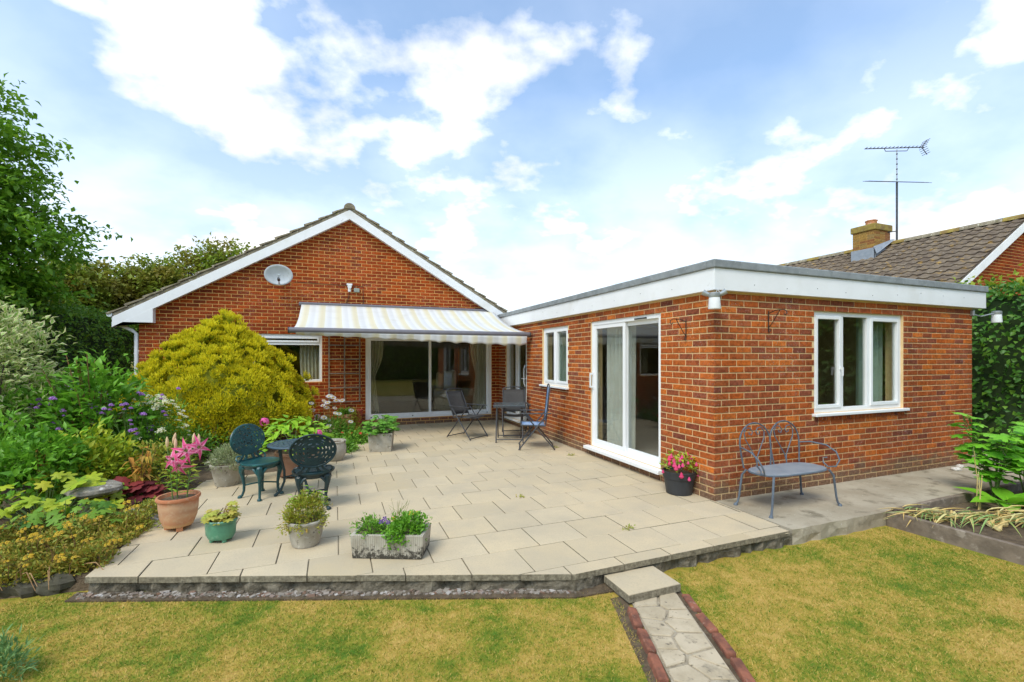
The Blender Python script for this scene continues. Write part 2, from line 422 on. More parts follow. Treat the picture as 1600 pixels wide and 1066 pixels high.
M_STEMBR = pm('brown_dry_stem', (.26,.14,.05), (.17,.09,.035), scale=20, rough=.8, bump=.2)
M_BIN = pm('dark_bin_plastic', (.018,.024,.030), (.025,.032,.04), scale=4, rough=.45, bump=.1)
M_BINLID = pm('grey_bin_lid', (.12,.14,.16), (.10,.115,.13), scale=4, rough=.45, bump=.1)
M_PINK = leafmat('hot_pink_petal', [(.74,.07,.24),(.66,.04,.20),(.78,.12,.30)], .5, .25, edge=(.82,.28,.44))
M_BUD = leafmat('pale_pink_bud', [(.72,.34,.30),(.70,.45,.30)], .5, .2)
M_HPINK = leafmat('magenta_floret', [(.75,.06,.28),(.80,.12,.36)], .6, .25)
M_RED = leafmat('red_petal', [(.72,.05,.045),(.60,.03,.04)], .5, .2)
M_FUCH = leafmat('fuchsia_petal', [(.65,.03,.10),(.72,.06,.22),(.45,.03,.12)], .5, .2)
M_PURPLE = leafmat('purple_floret', [(.30,.13,.52),(.40,.20,.60),(.24,.09,.42)], .6, .25)
M_CREAM = leafmat('cream_floret', [(.74,.68,.50),(.66,.56,.36),(.78,.74,.60),(.60,.40,.22)], .7, .2)
M_WHITEP = leafmat('white_petal', [(.88,.87,.84),(.84,.83,.79)], .6, .25)
M_YELLOW = leafmat('yellow_floret', [(.46,.30,.02),(.38,.23,.025),(.48,.35,.04),(.32,.20,.035)], .7, .2)
M_CORE_Y = pm('yellow_flower_eye', (.62,.40,.02), (.5,.3,.02), scale=30, rough=.8, bump=0)
M_PANE, nt = newmat('window_glass')
def _glass(nt):
    lw = N_(nt, 'ShaderNodeLayerWeight'); lw.inputs['Blend'].default_value = .5
    pw = N_(nt, 'ShaderNodeMath', operation='POWER'); pw.inputs[1].default_value = 4.0; nt.links.new(lw.outputs['Facing'], pw.inputs[0])
    ml = N_(nt, 'ShaderNodeMath', operation='MULTIPLY_ADD'); ml.inputs[1].default_value = .90; ml.inputs[2].default_value = 0.055; ml.use_clamp = True
    nt.links.new(pw.outputs[0], ml.inputs[0])
    t = N_(nt, 'ShaderNodeBsdfTransparent'); t.inputs[0].default_value = (.93,.955,.94,1)
    g = N_(nt, 'ShaderNodeBsdfGlossy'); g.inputs['Roughness'].default_value = .0
    m = N_(nt, 'ShaderNodeMixShader'); o = N_(nt, 'ShaderNodeOutputMaterial')
    nt.links.new(ml.outputs[0], m.inputs[0]); nt.links.new(t.outputs[0], m.inputs[1]); nt.links.new(g.outputs[0], m.inputs[2]); nt.links.new(m.outputs[0], o.inputs[0])
_glass(nt)
def stripemat():
    m, nt = newmat('striped_awning_cloth')
    g = N_(nt, 'ShaderNodeNewGeometry'); s = N_(nt, 'ShaderNodeSeparateXYZ'); nt.links.new(g.outputs['Position'], s.inputs[0])
    a = N_(nt, 'ShaderNodeMath', operation='MULTIPLY'); a.inputs[1].default_value = 1/.32; nt.links.new(s.outputs['X'], a.inputs[0])
    f = N_(nt, 'ShaderNodeMath', operation='FRACT'); nt.links.new(a.outputs[0], f.inputs[0])
    W, Yl, Gy = (.83,.82,.80), (.80,.745,.57), (.755,.75,.74)
    col = ramp(nt, f.outputs[0], [(0,W),(.20,Yl),(.30,(.78,.715,.53)),(.44,Yl),(.50,W),(.70,Gy),(.82,Gy),(.90,W)], 'LINEAR')
    col = mixc(nt, ramp(nt, noise(nt, 3, 5, .6), [(.5,(0,0,0)),(.8,(.35,.35,.35))]), col, (.60,.56,.46))
    finish(nt, col, .85, 0, .2, noise(nt, 300, 2, .5), .15, .002, trans=.30)
    return m
M_STRIPE = stripemat()
def lawncol(nt):
    a = noise(nt, 1.9, 8, .74, dist=.3); b = noise(nt, 11, 6, .72); c = noise(nt, .33, 3, .5)
    ad = N_(nt, 'ShaderNodeMath', operation='MULTIPLY_ADD'); ad.inputs[1].default_value = .55
    nt.links.new(b, ad.inputs[0]); nt.links.new(a, ad.inputs[2])
    ad2 = N_(nt, 'ShaderNodeMath', operation='MULTIPLY_ADD'); ad2.inputs[1].default_value = .45
    nt.links.new(c, ad2.inputs[0]); nt.links.new(ad.outputs[0], ad2.inputs[2])
    return ad2.outputs[0]
def grassmat(name, blades):
    m, nt = newmat(name)
    f = lawncol(nt)
    st = [(.78,(.095,.15,.022)),(.92,(.21,.215,.035)),(1.0,(.36,.27,.062)),(1.0,(.44,.31,.09))]
    st = [(.65,(.11,.22,.02)),(.75,(.29,.31,.035)),(.84,(.50,.375,.075)),(.97,(.66,.46,.15))]
    mm = N_(nt, 'ShaderNodeMath', operation='MULTIPLY'); mm.inputs[1].default_value = .80; nt.links.new(f, mm.inputs[0])
    if blades:
        ad = N_(nt, 'ShaderNodeMath', operation='MULTIPLY_ADD'); ad.inputs[1].default_value = .44
        sb = N_(nt, 'ShaderNodeMath', operation='SUBTRACT'); sb.inputs[1].default_value = .5
        nt.links.new(isl(nt), sb.inputs[0]); nt.links.new(sb.outputs[0], ad.inputs[0]); nt.links.new(mm.outputs[0], ad.inputs[2]); fac = ad.outputs[0]
    else: fac = mm.outputs[0]
    col = ramp(nt, fac, st)
    if not blades: col = mixc(nt, 1.0, col, (.85,.80,.7), 'MULTIPLY')
    finish(nt, col, .75, 0, .2, None if blades else noise(nt, 60, 5, .7), .8, .02, trans=.25 if blades else 0)
    return m
M_LAWN = grassmat('dry_lawn', False)
M_BLADE = grassmat('grass_blade', True)
def conifmat():
    m, nt = newmat('golden_conifer_spray')
    at = N_(nt, 'ShaderNodeAttribute', attribute_name='edge')
    inner = ramp(nt, isl(nt), [(0,(.17,.25,.014)),(.5,(.30,.35,.018)),(1,(.24,.30,.016))])
    tipc = ramp(nt, isl(nt), [(0,(.78,.68,.02)),(.35,(.86,.73,.025)),(.7,(.66,.63,.02)),(1,(.88,.76,.04))])
    finish(nt, mixc(nt, ramp(nt, at.outputs['Fac'], [(.30,(0,0,0)),(.75,(1,1,1))]), inner, tipc), .6, 0, .2, None, trans=.42)
    return m
L_CONIF = conifmat()
L_CONIF_IN = pm('conifer_inner_green', (.22,.25,.016), (.30,.30,.018), scale=16, rough=.9, bump=.8, bscale=30)
L_BEECH = leafmat('beech_leaf', [(.06,.15,.013),(.12,.25,.02),(.085,.195,.016),(.18,.31,.028)], .45, .45)
L_FAR = leafmat('far_tree_leaf', [(.11,.19,.026),(.19,.27,.034),(.14,.20,.026),(.25,.30,.04)], .55, .4, patch=((.32,.27,.04), .9))
L_HEDGE_L = leafmat('dark_hedge_leaf', [(.065,.155,.018),(.11,.22,.026),(.18,.28,.034)], .5, .4)
L_HEDGE_R = leafmat('hedge_leaf', [(.035,.11,.016),(.065,.17,.024),(.045,.13,.018),(.13,.25,.03)], .42, .35)
L_HEDGE_Y = leafmat('young_hedge_leaf', [(.20,.27,.025),(.28,.31,.03),(.14,.22,.025)], .5, .4)
L_VARI = leafmat('variegated_leaf', [(.16,.29,.06),(.23,.35,.08),(.12,.24,.05)], .5, .35, edge=(.66,.64,.34))
L_GREEN = leafmat('fresh_green_leaf', [(.10,.25,.022),(.15,.32,.03),(.075,.20,.02)], .42, .35)
L_HYDR = leafmat('lime_green_leaf', [(.19,.37,.025),(.27,.42,.03),(.13,.29,.02)], .45, .35)
L_MID = leafmat('mid_green_leaf', [(.07,.18,.02),(.12,.26,.03),(.17,.31,.035)], .5, .35)
L_LIME = leafmat('yellow_green_leaf', [(.24,.33,.022),(.34,.38,.025),(.15,.26,.022),(.40,.37,.03)], .5, .35)
L_SEDUM = leafmat('stonecrop_leaf', [(.17,.21,.03),(.28,.25,.04),(.34,.22,.05),(.12,.19,.03),(.36,.30,.05)], .6, .25)
L_DRY = leafmat('dry_orange_leaf', [(.42,.21,.035),(.33,.14,.03),(.46,.32,.05),(.22,.11,.03)], .8, .25)
L_HEUCH = leafmat('burgundy_leaf', [(.11,.018,.025),(.20,.03,.035),(.075,.012,.02)], .45, .25)
L_GREY = leafmat('grey_green_leaf', [(.20,.235,.13),(.27,.29,.18),(.15,.19,.09)], .7, .2)
L_POT = leafmat('olive_pot_leaf', [(.22,.27,.03),(.32,.32,.04),(.15,.21,.03),(.36,.25,.05)], .55, .3)
L_ACER = leafmat('small_acer_leaf', [(.30,.32,.06),(.38,.28,.07),(.22,.28,.05)], .55, .3)
L_LOV = leafmat('lovage_leaf', [(.10,.30,.025),(.15,.38,.03),(.20,.42,.05)], .4, .35)
L_STRAW = leafmat('withered_straw_leaf', [(.58,.44,.24),(.48,.34,.15),(.66,.54,.34)], .8, .2)

# ================================================================== GROUND
LAWN_Z = -0.14
g = MB(); g.add([(-160,-160,LAWN_Z),(160,-160,LAWN_Z),(160,200,LAWN_Z),(-160,200,LAWN_Z)], [(0,1,2,3)])
lawn = struct(g.build('lawn', M_LAWN))

PATIO = [(-1.69,4.22),(1.66,2.965),(3.94,2.985),(3.94,11.0),(-.45,11.0),(-.45,10.45),(.58,10.40),(.62,8.95),(.25,8.70),(-.12,7.75),(-.62,7.18),(-1.56,6.95)]
def clip_half(poly, a, b, c):      # keep a*x+b*y<=c
    out = []
    for i in range(len(poly)):
        p, q = poly[i], poly[(i+1) % len(poly)]
        dp, dq = a*p[0]+b*p[1]-c, a*q[0]+b*q[1]-c
        if dp <= 0: out.append(p)
        if (dp < 0 < dq) or (dq < 0 < dp):
            t = dp/(dp-dq); out.append((p[0]+(q[0]-p[0])*t, p[1]+(q[1]-p[1])*t))
    return out
def clip_rect(poly, x0, x1, y0, y1):
    for h in ((-1,0,-x0),(1,0,x1),(0,-1,-y0),(0,1,y1)):
        poly = clip_half(poly, *h)
        if len(poly) < 3: return []
    return poly
def parea(p): return .5*sum(p[i][0]*p[(i+1)%len(p)][1]-p[(i+1)%len(p)][0]*p[i][1] for i in range(len(p)))
def clean(p):
    o = []
    for q in p:
        if not o or math.hypot(q[0]-o[-1][0], q[1]-o[-1][1]) > .004: o.append(q)
    if len(o) > 1 and math.hypot(o[0][0]-o[-1][0], o[0][1]-o[-1][1]) < .004: o.pop()
    return o
# mortar bed under the slabs, crumbling at the outer edge
def rough_edge(poly, inset, z0, z1, step=.07, amp=.022, seed=3):
    rr = random.Random(seed); pts = []
    n = len(poly); cx = 1.0; cy = 6.5
    for i in range(n):
        p, q = poly[i], poly[(i+1)%n]; L = math.hypot(q[0]-p[0], q[1]-p[1]); k = max(1, int(L/step))
        nx, ny = (q[1]-p[1])/L, -(q[0]-p[0])/L
        for j in range(k):
            t = j/k; o = -inset + rr.uniform(-amp, amp)
            pts.append((p[0]+(q[0]-p[0])*t+nx*o, p[1]+(q[1]-p[1])*t+ny*o))
    mb = MB(); m = len(pts)
    vs = []
    for lv in range(4):
        z = z0 + (z1-z0)*lv/3
        for (x, y) in pts:
            k = rr.uniform(-.012,.012) if lv < 3 else 0
            vs.append((x + k + (0 if lv else rr.uniform(-.01,.02)), y + k, z))
    fs = [(l*m+i, l*m+(i+1)%m, (l+1)*m+(i+1)%m, (l+1)*m+i) for l in range(3) for i in range(m)]
    fs.append(tuple(3*m+i for i in range(m)))
    return mb.add(vs, fs)
pb = rough_edge(PATIO, .028, -.22, -.03, amp=.03)
patio = struct(pb.build('patio', M_BED))
rough_edge(PATIO, .05, -.031, -.012, step=.3, amp=.0).build('joint_sand', pm('sandy_joint_fill', (.44,.36,.24), (.32,.26,.17), scale=14, rough=1, bump=.9, bscale=40, speck=((.10,.08,.05),9,.62,.72)), patio)
SX, SY = .455, .4205
k = 0; rr = random.Random(5); full_me = []
for i in range(4):
    mb = MB(); hx, hy = (SX-.008)/2, (SY-.008)/2
    j = [rr.uniform(-.0012,.0012) for _ in range(4)]
    vs = [(-hx,-hy,-.045),(hx,-hy,-.045),(hx,hy,-.045),(-hx,hy,-.045),(-hx,-hy,-.003),(hx,-hy,-.003),(hx,hy,-.003),(-hx,hy,-.003)]
    q = .004
    vs += [(-hx+q,-hy+q,j[0]),(hx-q,-hy+q,j[1]),(hx-q,hy-q,j[2]),(-hx+q,hy-q,j[3])]
    fs = [(3,2,1,0),(8,9,10,11)] + [(i0+a, i0+(a+1)%4, i0+4+(a+1)%4, i0+4+a) for i0 in (0,4) for a in range(4)]
    mb.add(vs, fs); full_me.append(mb.mesh('slab', M_SLAB))
for row in range(20):
    y0 = 2.69 + row*SY; off = 1.40 if row % 2 else 1.18
    for cxi in range(-8, 8):
        x0 = off + cxi*SX
        poly = clean(clip_rect(PATIO, x0+.004, x0+SX-.004, y0+.004, y0+SY-.004))
        if len(poly) < 3 or abs(parea(poly)) < .004: continue
        dz = rr.uniform(-.0015,.0015)
        if abs(parea(poly)) > (SX-.008)*(SY-.008)*.995:
            link('slab', full_me[rr.randrange(4)], patio, loc=(x0+SX/2, y0+SY/2, dz), rot=(0,0,rr.uniform(-.003,.003)+(math.pi if rr.random()<.5 else 0)))
        else:
            if parea(poly) < 0: poly = poly[::-1]
            mb = MB(); c = (sum(p[0] for p in poly)/len(poly), sum(p[1] for p in poly)/len(poly))
            mb.prism([(p[0]-c[0], p[1]-c[1]) for p in poly], -.045, 0, .003, .003)
            link('slab', mb.mesh('slab', M_SLAB), patio, loc=(c[0], c[1], dz))
# concrete path round the flat-roofed wing
CP = [(3.955,2.99),(5.30,2.985),(7.2,3.06),(13.0,3.06),(13.0,9),(9.0,9),(9.0,3.93),(3.955,3.93)]
cpm = rough_edge(CP, .0, -.20, .002, step=.12, amp=.008, seed=8)
struct(cpm.build('concrete_path', M_CONC))
# flower bed soil
BEDP = [(-11,4.55),(-2.6,4.42),(-1.6,4.28),(-1.3,5.0),(-1.2,6.7),(.0,7.2),(.75,8.6),(.75,10.6),(.2,10.98),(-3.5,10.98),(-4.4,13.8),(-11,13.8)]
def blob_sheet(poly, z, edge_z, name, mat):
    n = len(poly); mb = MB()
    cx = sum(p[0] for p in poly)/n; cy = sum(p[1] for p in poly)/n
    mb.add([(x,y,edge_z) for x,y in poly]+[(x,y,z) for x,y in [(cx+(p[0]-cx)*.985, cy+(p[1]-cy)*.985) for p in poly]],
           [(i,(i+1)%n,n+(i+1)%n,n+i) for i in range(n)] + [tuple(range(n,2*n))])
    return mb.build(name, mat)
struct(blob_sheet(BEDP, -.026, -.2, 'flower_bed_soil', M_SOIL))
# gravel strip at the foot of the patio edge (ground, countless chips)
gv = MB(); rr = random.Random(9)
soilp = [(-1.75,4.28),(-1.78,4.165),(1.62,2.895),(1.93,2.87),(1.93,2.99),(1.66,2.99)]
gs = MB(); gs.prism(soilp, LAWN_Z-.02, LAWN_Z+.012); struct(gs.build('edge_soil', M_SOIL))
for i in range(1500):
    t = rr.random()**.8; q = rr.uniform(-.01,.085)*(1-.3*t)
    x = -1.75 + 3.4*t; y = 4.24 - 1.255*t - q + .02
    s = rr.uniform(.003,.013)*(1 if rr.random()<.85 else 1.6); z = LAWN_Z + .012
    a = rr.uniform(0,6.3); M = Matrix.Translation((x,y,z)) @ Matrix.Rotation(a,4,'Z') @ Matrix.Rotation(rr.uniform(-.4,.4),4,'X')
    gv.box(-s,s,-s*.7,s*.7,-s*.4,s*.5, M)
def gravelmat():
    m, nt = newmat('gravel_chips'); finish(nt, ramp(nt, isl(nt), [(0,(.11,.085,.06)),(.35,(.20,.165,.125)),(.6,(.34,.30,.26)),(.8,(.20,.11,.07)),(1,(.46,.43,.40))]), .9, 0, .3, noise(nt,80,4,.6), .4, .004); return m
gvo = gv.build('gravel', gravelmat(), kind='stuff'); gvo['label'] = 'grey and brown gravel chips along the patio edge'; gvo['category'] = 'gravel'
# step slab and crazy-paved garden path
st = tag(MB().prism([(1.915,2.665),(2.365,2.665),(2.365,2.975),(1.915,2.985)], -.115, -.06, .004, .004).build('step_slab', M_SLAB), 'pale concrete step slab at the top of the crazy paved path', 'step')
MB().prism([(1.93,2.69),(2.35,2.69),(2.35,2.97),(1.93,2.97)], -.2, -.115).build('mortar_bed', M_BED, st)
PA, PB_ = (1.955,2.69), (2.335,2.685); DIRP = (-.385,-1.0)
strip = [PA, (PA[0]+DIRP[0]*2.2, PA[1]+DIRP[1]*2.2), (PB_[0]+DIRP[0]*2.2, PB_[1]+DIRP[1]*2.2), PB_]
gp = struct(MB().prism(strip, LAWN_Z-.05, LAWN_Z+.014).build('garden_path', pm('sandy_path_mortar', (.40,.34,.25), (.27,.22,.15), scale=12, rough=1, bump=.8, bscale=60, speck=((.09,.075,.05),16,.58,.68))))
rr = random.Random(21); seeds = []
for i in range(17):
    for j in range(2):
        t = (i+.5+rr.uniform(-.36,.36)+(.4 if j else 0))/17*2.2; q = (j+.5+rr.uniform(-.3,.3))/2
        seeds.append((PA[0]+DIRP[0]*t+.38*q, PA[1]+DIRP[1]*t))
for a in seeds:
    poly = strip
    for b in seeds:
        if a is b: continue
        nx, ny = b[0]-a[0], b[1]-a[1]; poly = clip_half(poly, nx, ny, (b[0]**2+b[1]**2-a[0]**2-a[1]**2)/2)
        if len(poly) < 3: break
    poly = clean(poly) if len(poly) >= 3 else []
    if len(poly) < 3 or abs(parea(poly)) < .002: continue
    if parea(poly) < 0: poly = poly[::-1]
    c = (sum(p[0] for p in poly)/len(poly), sum(p[1] for p in poly)/len(poly))
    pl = []
    for p in poly:
        d = math.hypot(p[0]-c[0], p[1]-c[1]); f = max(.5, 1-.008/d); pl.append(((p[0]-c[0])*f*rr.uniform(.93,1), (p[1]-c[1])*f*rr.uniform(.93,1)))
    mb = MB().prism(pl, -.03, 0, .006, .005)
    link('paving_stone', mb.mesh('paving_stone', M_CRAZY), gp, loc=(c[0], c[1], LAWN_Z+.022+rr.uniform(-.003,.004)), rot=(rr.uniform(-.015,.015), rr.uniform(-.015,.015), 0))
ang = math.atan2(DIRP[1], DIRP[0])
eb = MB(); eb.box(-.105,.105,-.03,.03,-.06,.0); eme = eb.mesh('edging_brick', M_REDBRICK_E)
for side, (ox, oy) in enumerate(((1.905,2.64),(2.385,2.66))):
    for i in range(9):
        t = .13 + i*.225
        o = link('edging_brick', eme, gp, loc=(ox+DIRP[0]*t+rr.uniform(-.008,.008), oy+DIRP[1]*t, LAWN_Z+.034+rr.uniform(-.014,.012)), rot=(rr.uniform(-.35,.35), rr.uniform(-.05,.05), ang+rr.uniform(-.05,.05)))
        b = o.modifiers.new('bevel','BEVEL'); b.width = .01; b.segments = 2
soil2 = MB()
soil2.prism([(1.85,2.80),(1.955-.385*2.2-.085,2.69-2.2),(1.955-.385*2.2+.0,2.69-2.2),(1.97,2.80)], LAWN_Z-.02, LAWN_Z+.003)
soil2.prism([(2.36,2.80),(2.335-.385*2.2,2.685-2.2),(2.335-.385*2.2+.095,2.685-2.2),(2.45,2.86)], LAWN_Z-.02, LAWN_Z+.008)
struct(soil2.build('path_edge_soil', M_SOIL))

# ================================================================== WALLS, BRICKS, WINDOWS
class Wall:
    """a = along the wall, d = outwards from its face, z = up"""
    def __init__(s, kind, p): s.k = kind; s.p = p
    def pt(s, a, d, z): return (a, s.p - d, z) if s.k == 'F' else (s.p - d, a, z)
    def box(s, mb, a0, a1, d0, d1, z0, z1):
        p, q = s.pt(a0,d0,z0), s.pt(a1,d1,z1); return mb.box(p[0],q[0],p[1],q[1],p[2],q[2])
def sub_iv(iv, b0, b1):
    out = []
    for x0, x1 in iv:
        if b1 <= x0 or b0 >= x1: out.append((x0,x1)); continue
        if b0 > x0: out.append((x0,b0))
        if b1 < x1: out.append((b1,x1))
    return out
def wall_mass(wl, a0, a1, z0, z1, ops, depth=.22):
    mb = MB(); xs = sorted({a0,a1,*[o[0] for o in ops],*[o[1] for o in ops]})
    for x0, x1 in zip(xs[:-1], xs[1:]):
        iv = [(z0,z1)]
        for o in ops:
            if o[0] < x1-1e-6 and o[1] > x0+1e-6: iv = sub_iv(iv, o[2], o[3])
        for c0, c1 in iv: wl.box(mb, x0, x1, -depth, 0, c0, c1)
    return mb
CO = .075
def brick_rects(a0, a1, z0, nz, ops, phase=0, lim=None):
    out = []
    for k in range(nz):
        zb = z0 + k*CO; zm = zb + .0325
        lo, hi = (a0, a1) if lim is None else lim(zm)
        if hi - lo < .05: continue
        x = a0 - (.1125 if (k + phase) % 2 else 0)
        while x < hi:
            b0, b1 = max(x, lo), min(x + .212, hi); x += .225
            if b1 - b0 < .03: continue
            iv = [(b0,b1)]
            for o in ops:
                if o[2] < zm < o[3]: iv = sub_iv(iv, o[0]-.004, o[1]+.004)
            out += [(p,q,zb,zb+.062) for p,q in iv if q-p > .03]
    return out
def brick_geo(w, h, d0=-.004, d1=.007, ch=.004):
    x, z = w/2, h/2
    vs = [(-x,-d0,-z),(x,-d0,-z),(x,-d0,z),(-x,-d0,z),(-x,-d1+ch,-z),(x,-d1+ch,-z),(x,-d1+ch,z),(-x,-d1+ch,z),
          (-x+ch,-d1,-z+ch),(x-ch,-d1,-z+ch),(x-ch,-d1,z-ch),(-x+ch,-d1,z-ch)]
    fs = [(8,9,10,11)] + [(i0+a, i0+(a+1)%4, i0+4+(a+1)%4, i0+4+a) for i0 in (0,4) for a in range(4)]
    return vs, fs
BR_ME = {}
def lay_bricks(groups, mat, nsep):
    """groups: (wall, wall object, rects). The nsep that show largest become objects, the rest one part per wall."""
    al = []
    for gi, (wl, ob, rects) in enumerate(groups):
        for r in rects:
            c = wl.pt((r[0]+r[1])/2, 0, (r[2]+r[3])/2); e0 = wl.pt(r[0],0,c[2]); e1 = wl.pt(r[1],0,c[2])
            u0, v0, f0 = pix(*e0); u1, v1, f1 = pix(*e1); f = max(.1, min(f0,f1))
            on = 0 < min(u0,u1) and max(u0,u1) < 1600 and f0 > 0
            al.append(((abs(u1-u0)*.065/f if on else 0), gi, r, c))
    al.sort(key=lambda t: -t[0])
    rest = {}
    for n, (s, gi, r, c) in enumerate(al):
        wl, ob, _ = groups[gi]; w = round(r[1]-r[0], 3); h = round(r[3]-r[2], 3)
        if n < nsep and s > 0:
            if (w,h,mat.name) not in BR_ME:
                BR_ME[(w,h,mat.name)] = MB().add(*brick_geo(w,h)).mesh('brick', mat)
            link('brick', BR_ME[(w,h,mat.name)], ob, world=True, loc=c, rot=(0,0,0 if wl.k == 'F' else -math.pi/2))
        else: rest.setdefault(gi, []).append((r, c))
    for gi, L in rest.items():
        wl, ob, _ = groups[gi]; mb = MB()
        for r, c in L:
            vs, fs = brick_geo(r[1]-r[0], r[3]-r[2])
            if wl.k == 'F': vs = [(c[0]+x, c[1]+y, c[2]+z) for x,y,z in vs]
            else: vs = [(c[0]+y, c[1]-x, c[2]+z) for x,y,z in vs]
            mb.add(vs, fs)
        mb.build('bricks', mat, ob, world=True, kind='stuff')

def frame_boxes(wl, mb, a0, a1, z0, z1, w, d0, d1):
    wl.box(mb, a0, a0+w, d0, d1, z0, z1); wl.box(mb, a1-w, a1, d0, d1, z0, z1)
    wl.box(mb, a0+w, a1-w, d0, d1, z0, z0+w); wl.box(mb, a0+w, a1-w, d0, d1, z1-w, z1)
def pane(wl, par, a0, a1, z0, z1, d):
    mb = MB(); wl.box(mb, a0, a1, d-.004, d, z0, z1); return mb.build('pane', M_PANE, par, world=True)
def window(wl, root, a0, a1, z0, z1, cells, fw=.055, name='window', sill=True, d=-.03, sillw=.06):
    """cells: (a0,a1,z0,z1,opening?)"""
    mb = MB(); frame_boxes(wl, mb, a0, a1, z0, z1, fw, d-.06, d)
    for c in cells:                       # mullions / transoms as bars around each cell
        pass
    xs = sorted({round(c[0],3) for c in cells} | {round(c[1],3) for c in cells})
    w = mb.build(name, M_UPVC, root, world=True, bevel=.004)
    for (c0, c1, e0, e1, op) in cells:
        if op:
            s = MB(); frame_boxes(wl, s, c0, c1, e0, e1, .042, d-.045, d+.014); s.build('sash', M_UPVC, w, world=True, bevel=.004)
            pane(wl, w, c0+.040, c1-.040, e0+.040, e1-.040, d-.02)
        else:
            pane(wl, w, c0-.002, c1+.002, e0-.002, e1+.002, d-.03)
    if sill:
        s = MB(); wl.box(s, a0-.04, a1+.04, d-.05, sillw, z0-.036, z0-.001); s.build('sill', M_UPVC, w, world=True, bevel=.006)
    return w
def bars(wl, par, rects, d, dep=.056, name='mullion'):
    for (a0,a1,z0,z1) in rects:
        mb = MB(); wl.box(mb, a0, a1, d-dep, d-.002, z0, z1); mb.build(name, M_UPVC, par, world=True, bevel=.003)
def curtain(name, wl, par, a0, a1, z0, z1, d, mat, folds=7, pinch=None, amp=.03, seed=0):
    rr = random.Random(seed); n = folds*8; m = 14; vs = []
    ph = rr.uniform(0,6)
    for th in (0, .006):
        for j in range(m+1):
            t = j/m; z = z1 + (z0-z1)*t
            for i in range(n+1):
                s = i/n; a = a0 + (a1-a0)*s
                if pinch:
                    pc, pz, pw = pinch
                    f = 1 - (1-pw)*math.exp(-((z-pz)/.38)**2) if z > pz else pw + (1-pw)*.55*min(1, (pz-z)/.8)
                    a = pc + (a-pc)*f
                dd = d + amp*math.sin(s*folds*2*math.pi+ph+.5*math.sin(3*s+t*1.3)) + th
                vs.append(wl.pt(a, dd, z))
    fs = []; q = (n+1)*(m+1)
    for j in range(m):
        for i in range(n):
            k0 = j*(n+1)+i; fs.append((k0,k0+1,k0+n+2,k0+n+1)); fs.append((q+k0,q+k0+n+1,q+k0+n+2,q+k0+1))
    b = [i for i in range(n+1)] + [j*(n+1)+n for j in range(1,m+1)] + [m*(n+1)+i for i in range(n-1,-1,-1)] + [j*(n+1) for j in range(m-1,0,-1)]
    for i in range(len(b)): fs.append((b[i], q+b[i], q+b[(i+1)%len(b)], b[(i+1)%len(b)]))
    return MB().add(vs, fs).build(name, mat, par, smooth=True, world=True)

# ------------------------------------------------------------------ the flat-roofed wing
XE, YE, XR, YG = 3.935, 3.905, 8.985, 11.014
ext = thing('flat_roofed_extension', 'single storey brick extension with flat roof and white fascia', 'building', (6.4, 7.4, 0))
WF, WS = Wall('F', YE), Wall('S', XE)
OF = (5.535, 7.315, .90, 2.175)
OD = (4.80, 6.52, .15, 2.175); OW = (7.31, 8.39, 1.05, 2.175); OG = (9.20, 10.50, .15, 2.10)
wf = wall_mass(WF, XE, XR, -.05, 2.45, [OF]).build('wall', M_MORTAR, ext, world=True)
ws = wall_mass(WS, YE+.22, 11.0, -.05, 2.45, [OD, OW, OG]).build('wall', M_MORTAR, ext, world=True)
# right-hand and rear walls and the room inside
wr = MB(); wr.box(XR-.22, XR, YE+.22, 11.2, -.05, 2.45); wr.box(XE+.22, XR-.22, 10.98, 11.2, -.05, 2.45)
wr.build('wall', M_MORTAR, ext, world=True)
MB().box(XE+.22, XR-.22, YE+.22, 10.98, -.05, .12).build('floor', M_CARPET, ext, world=True)
MB().box(XE+.22, XR-.22, 8.75, 8.85, .12, 2.32).build('partition', M_ROOMW, ext, world=True)
MB().box(XE+.221, XR-.221, YE+.221, 10.97, 2.30, 2.33).build('ceiling', M_ROOMW, ext, world=True)
rowlock = [(5.545+i*.075, 5.545+i*.075+.065, .80, .868) for i in range(24)]
rf = brick_rects(XE-.006, XR, -.075, 32, [OF, (5.535,7.345,.81,.90)], 0)
rs = brick_rects(YE+.0, 11.0, -.075, 32, [OD, OW, OG, (4.74,6.6,.08,.149)], 1)
lay_bricks([(WF, wf, rf+rowlock), (WS, ws, rs)], M_BRICK_X, 300)
# roof slab, fascia boards, trim
MB().box(XE-.03, XR+.16, YE-.03, 11.1, 2.45, 2.60).build('roof', M_FELT, ext, world=True)
fx0, fx1, fy = XE-.075, XR+.215, YE-.075
MB().box(fx0, fx1, fy, fy+.022, 2.335, 2.575).build('fascia', M_FASCIA, ext, world=True, bevel=.003)
MB().box(fx0, fx0+.022, fy+.022, 10.98, 2.335, 2.575).build('fascia', M_FASCIA, ext, world=True, bevel=.003)
MB().box(fx1-.022, fx1, fy+.022, 11.0, 2.335, 2.575).build('fascia', M_FASCIA, ext, world=True, bevel=.003)
MB().box(fx0+.022, fx1-.022, fy+.022, YE+.002, 2.338, 2.348).build('soffit', M_FASCIA, ext, world=True)
MB().box(fx0+.022, XE+.002, YE+.002, 10.98, 2.338, 2.348).build('soffit', M_FASCIA, ext, world=True)
for (x0,x1,y0,y1) in ((fx0-.022,fx1+.022,fy-.022,fy+.10),(fx0-.022,fx0+.10,fy+.10,10.98),(fx1-.10,fx1+.022,fy+.10,11.0)):
    MB().box(x0,x1,y0,y1,2.576,2.668).build('roof_trim', M_FELT, ext, world=True, bevel=.012)
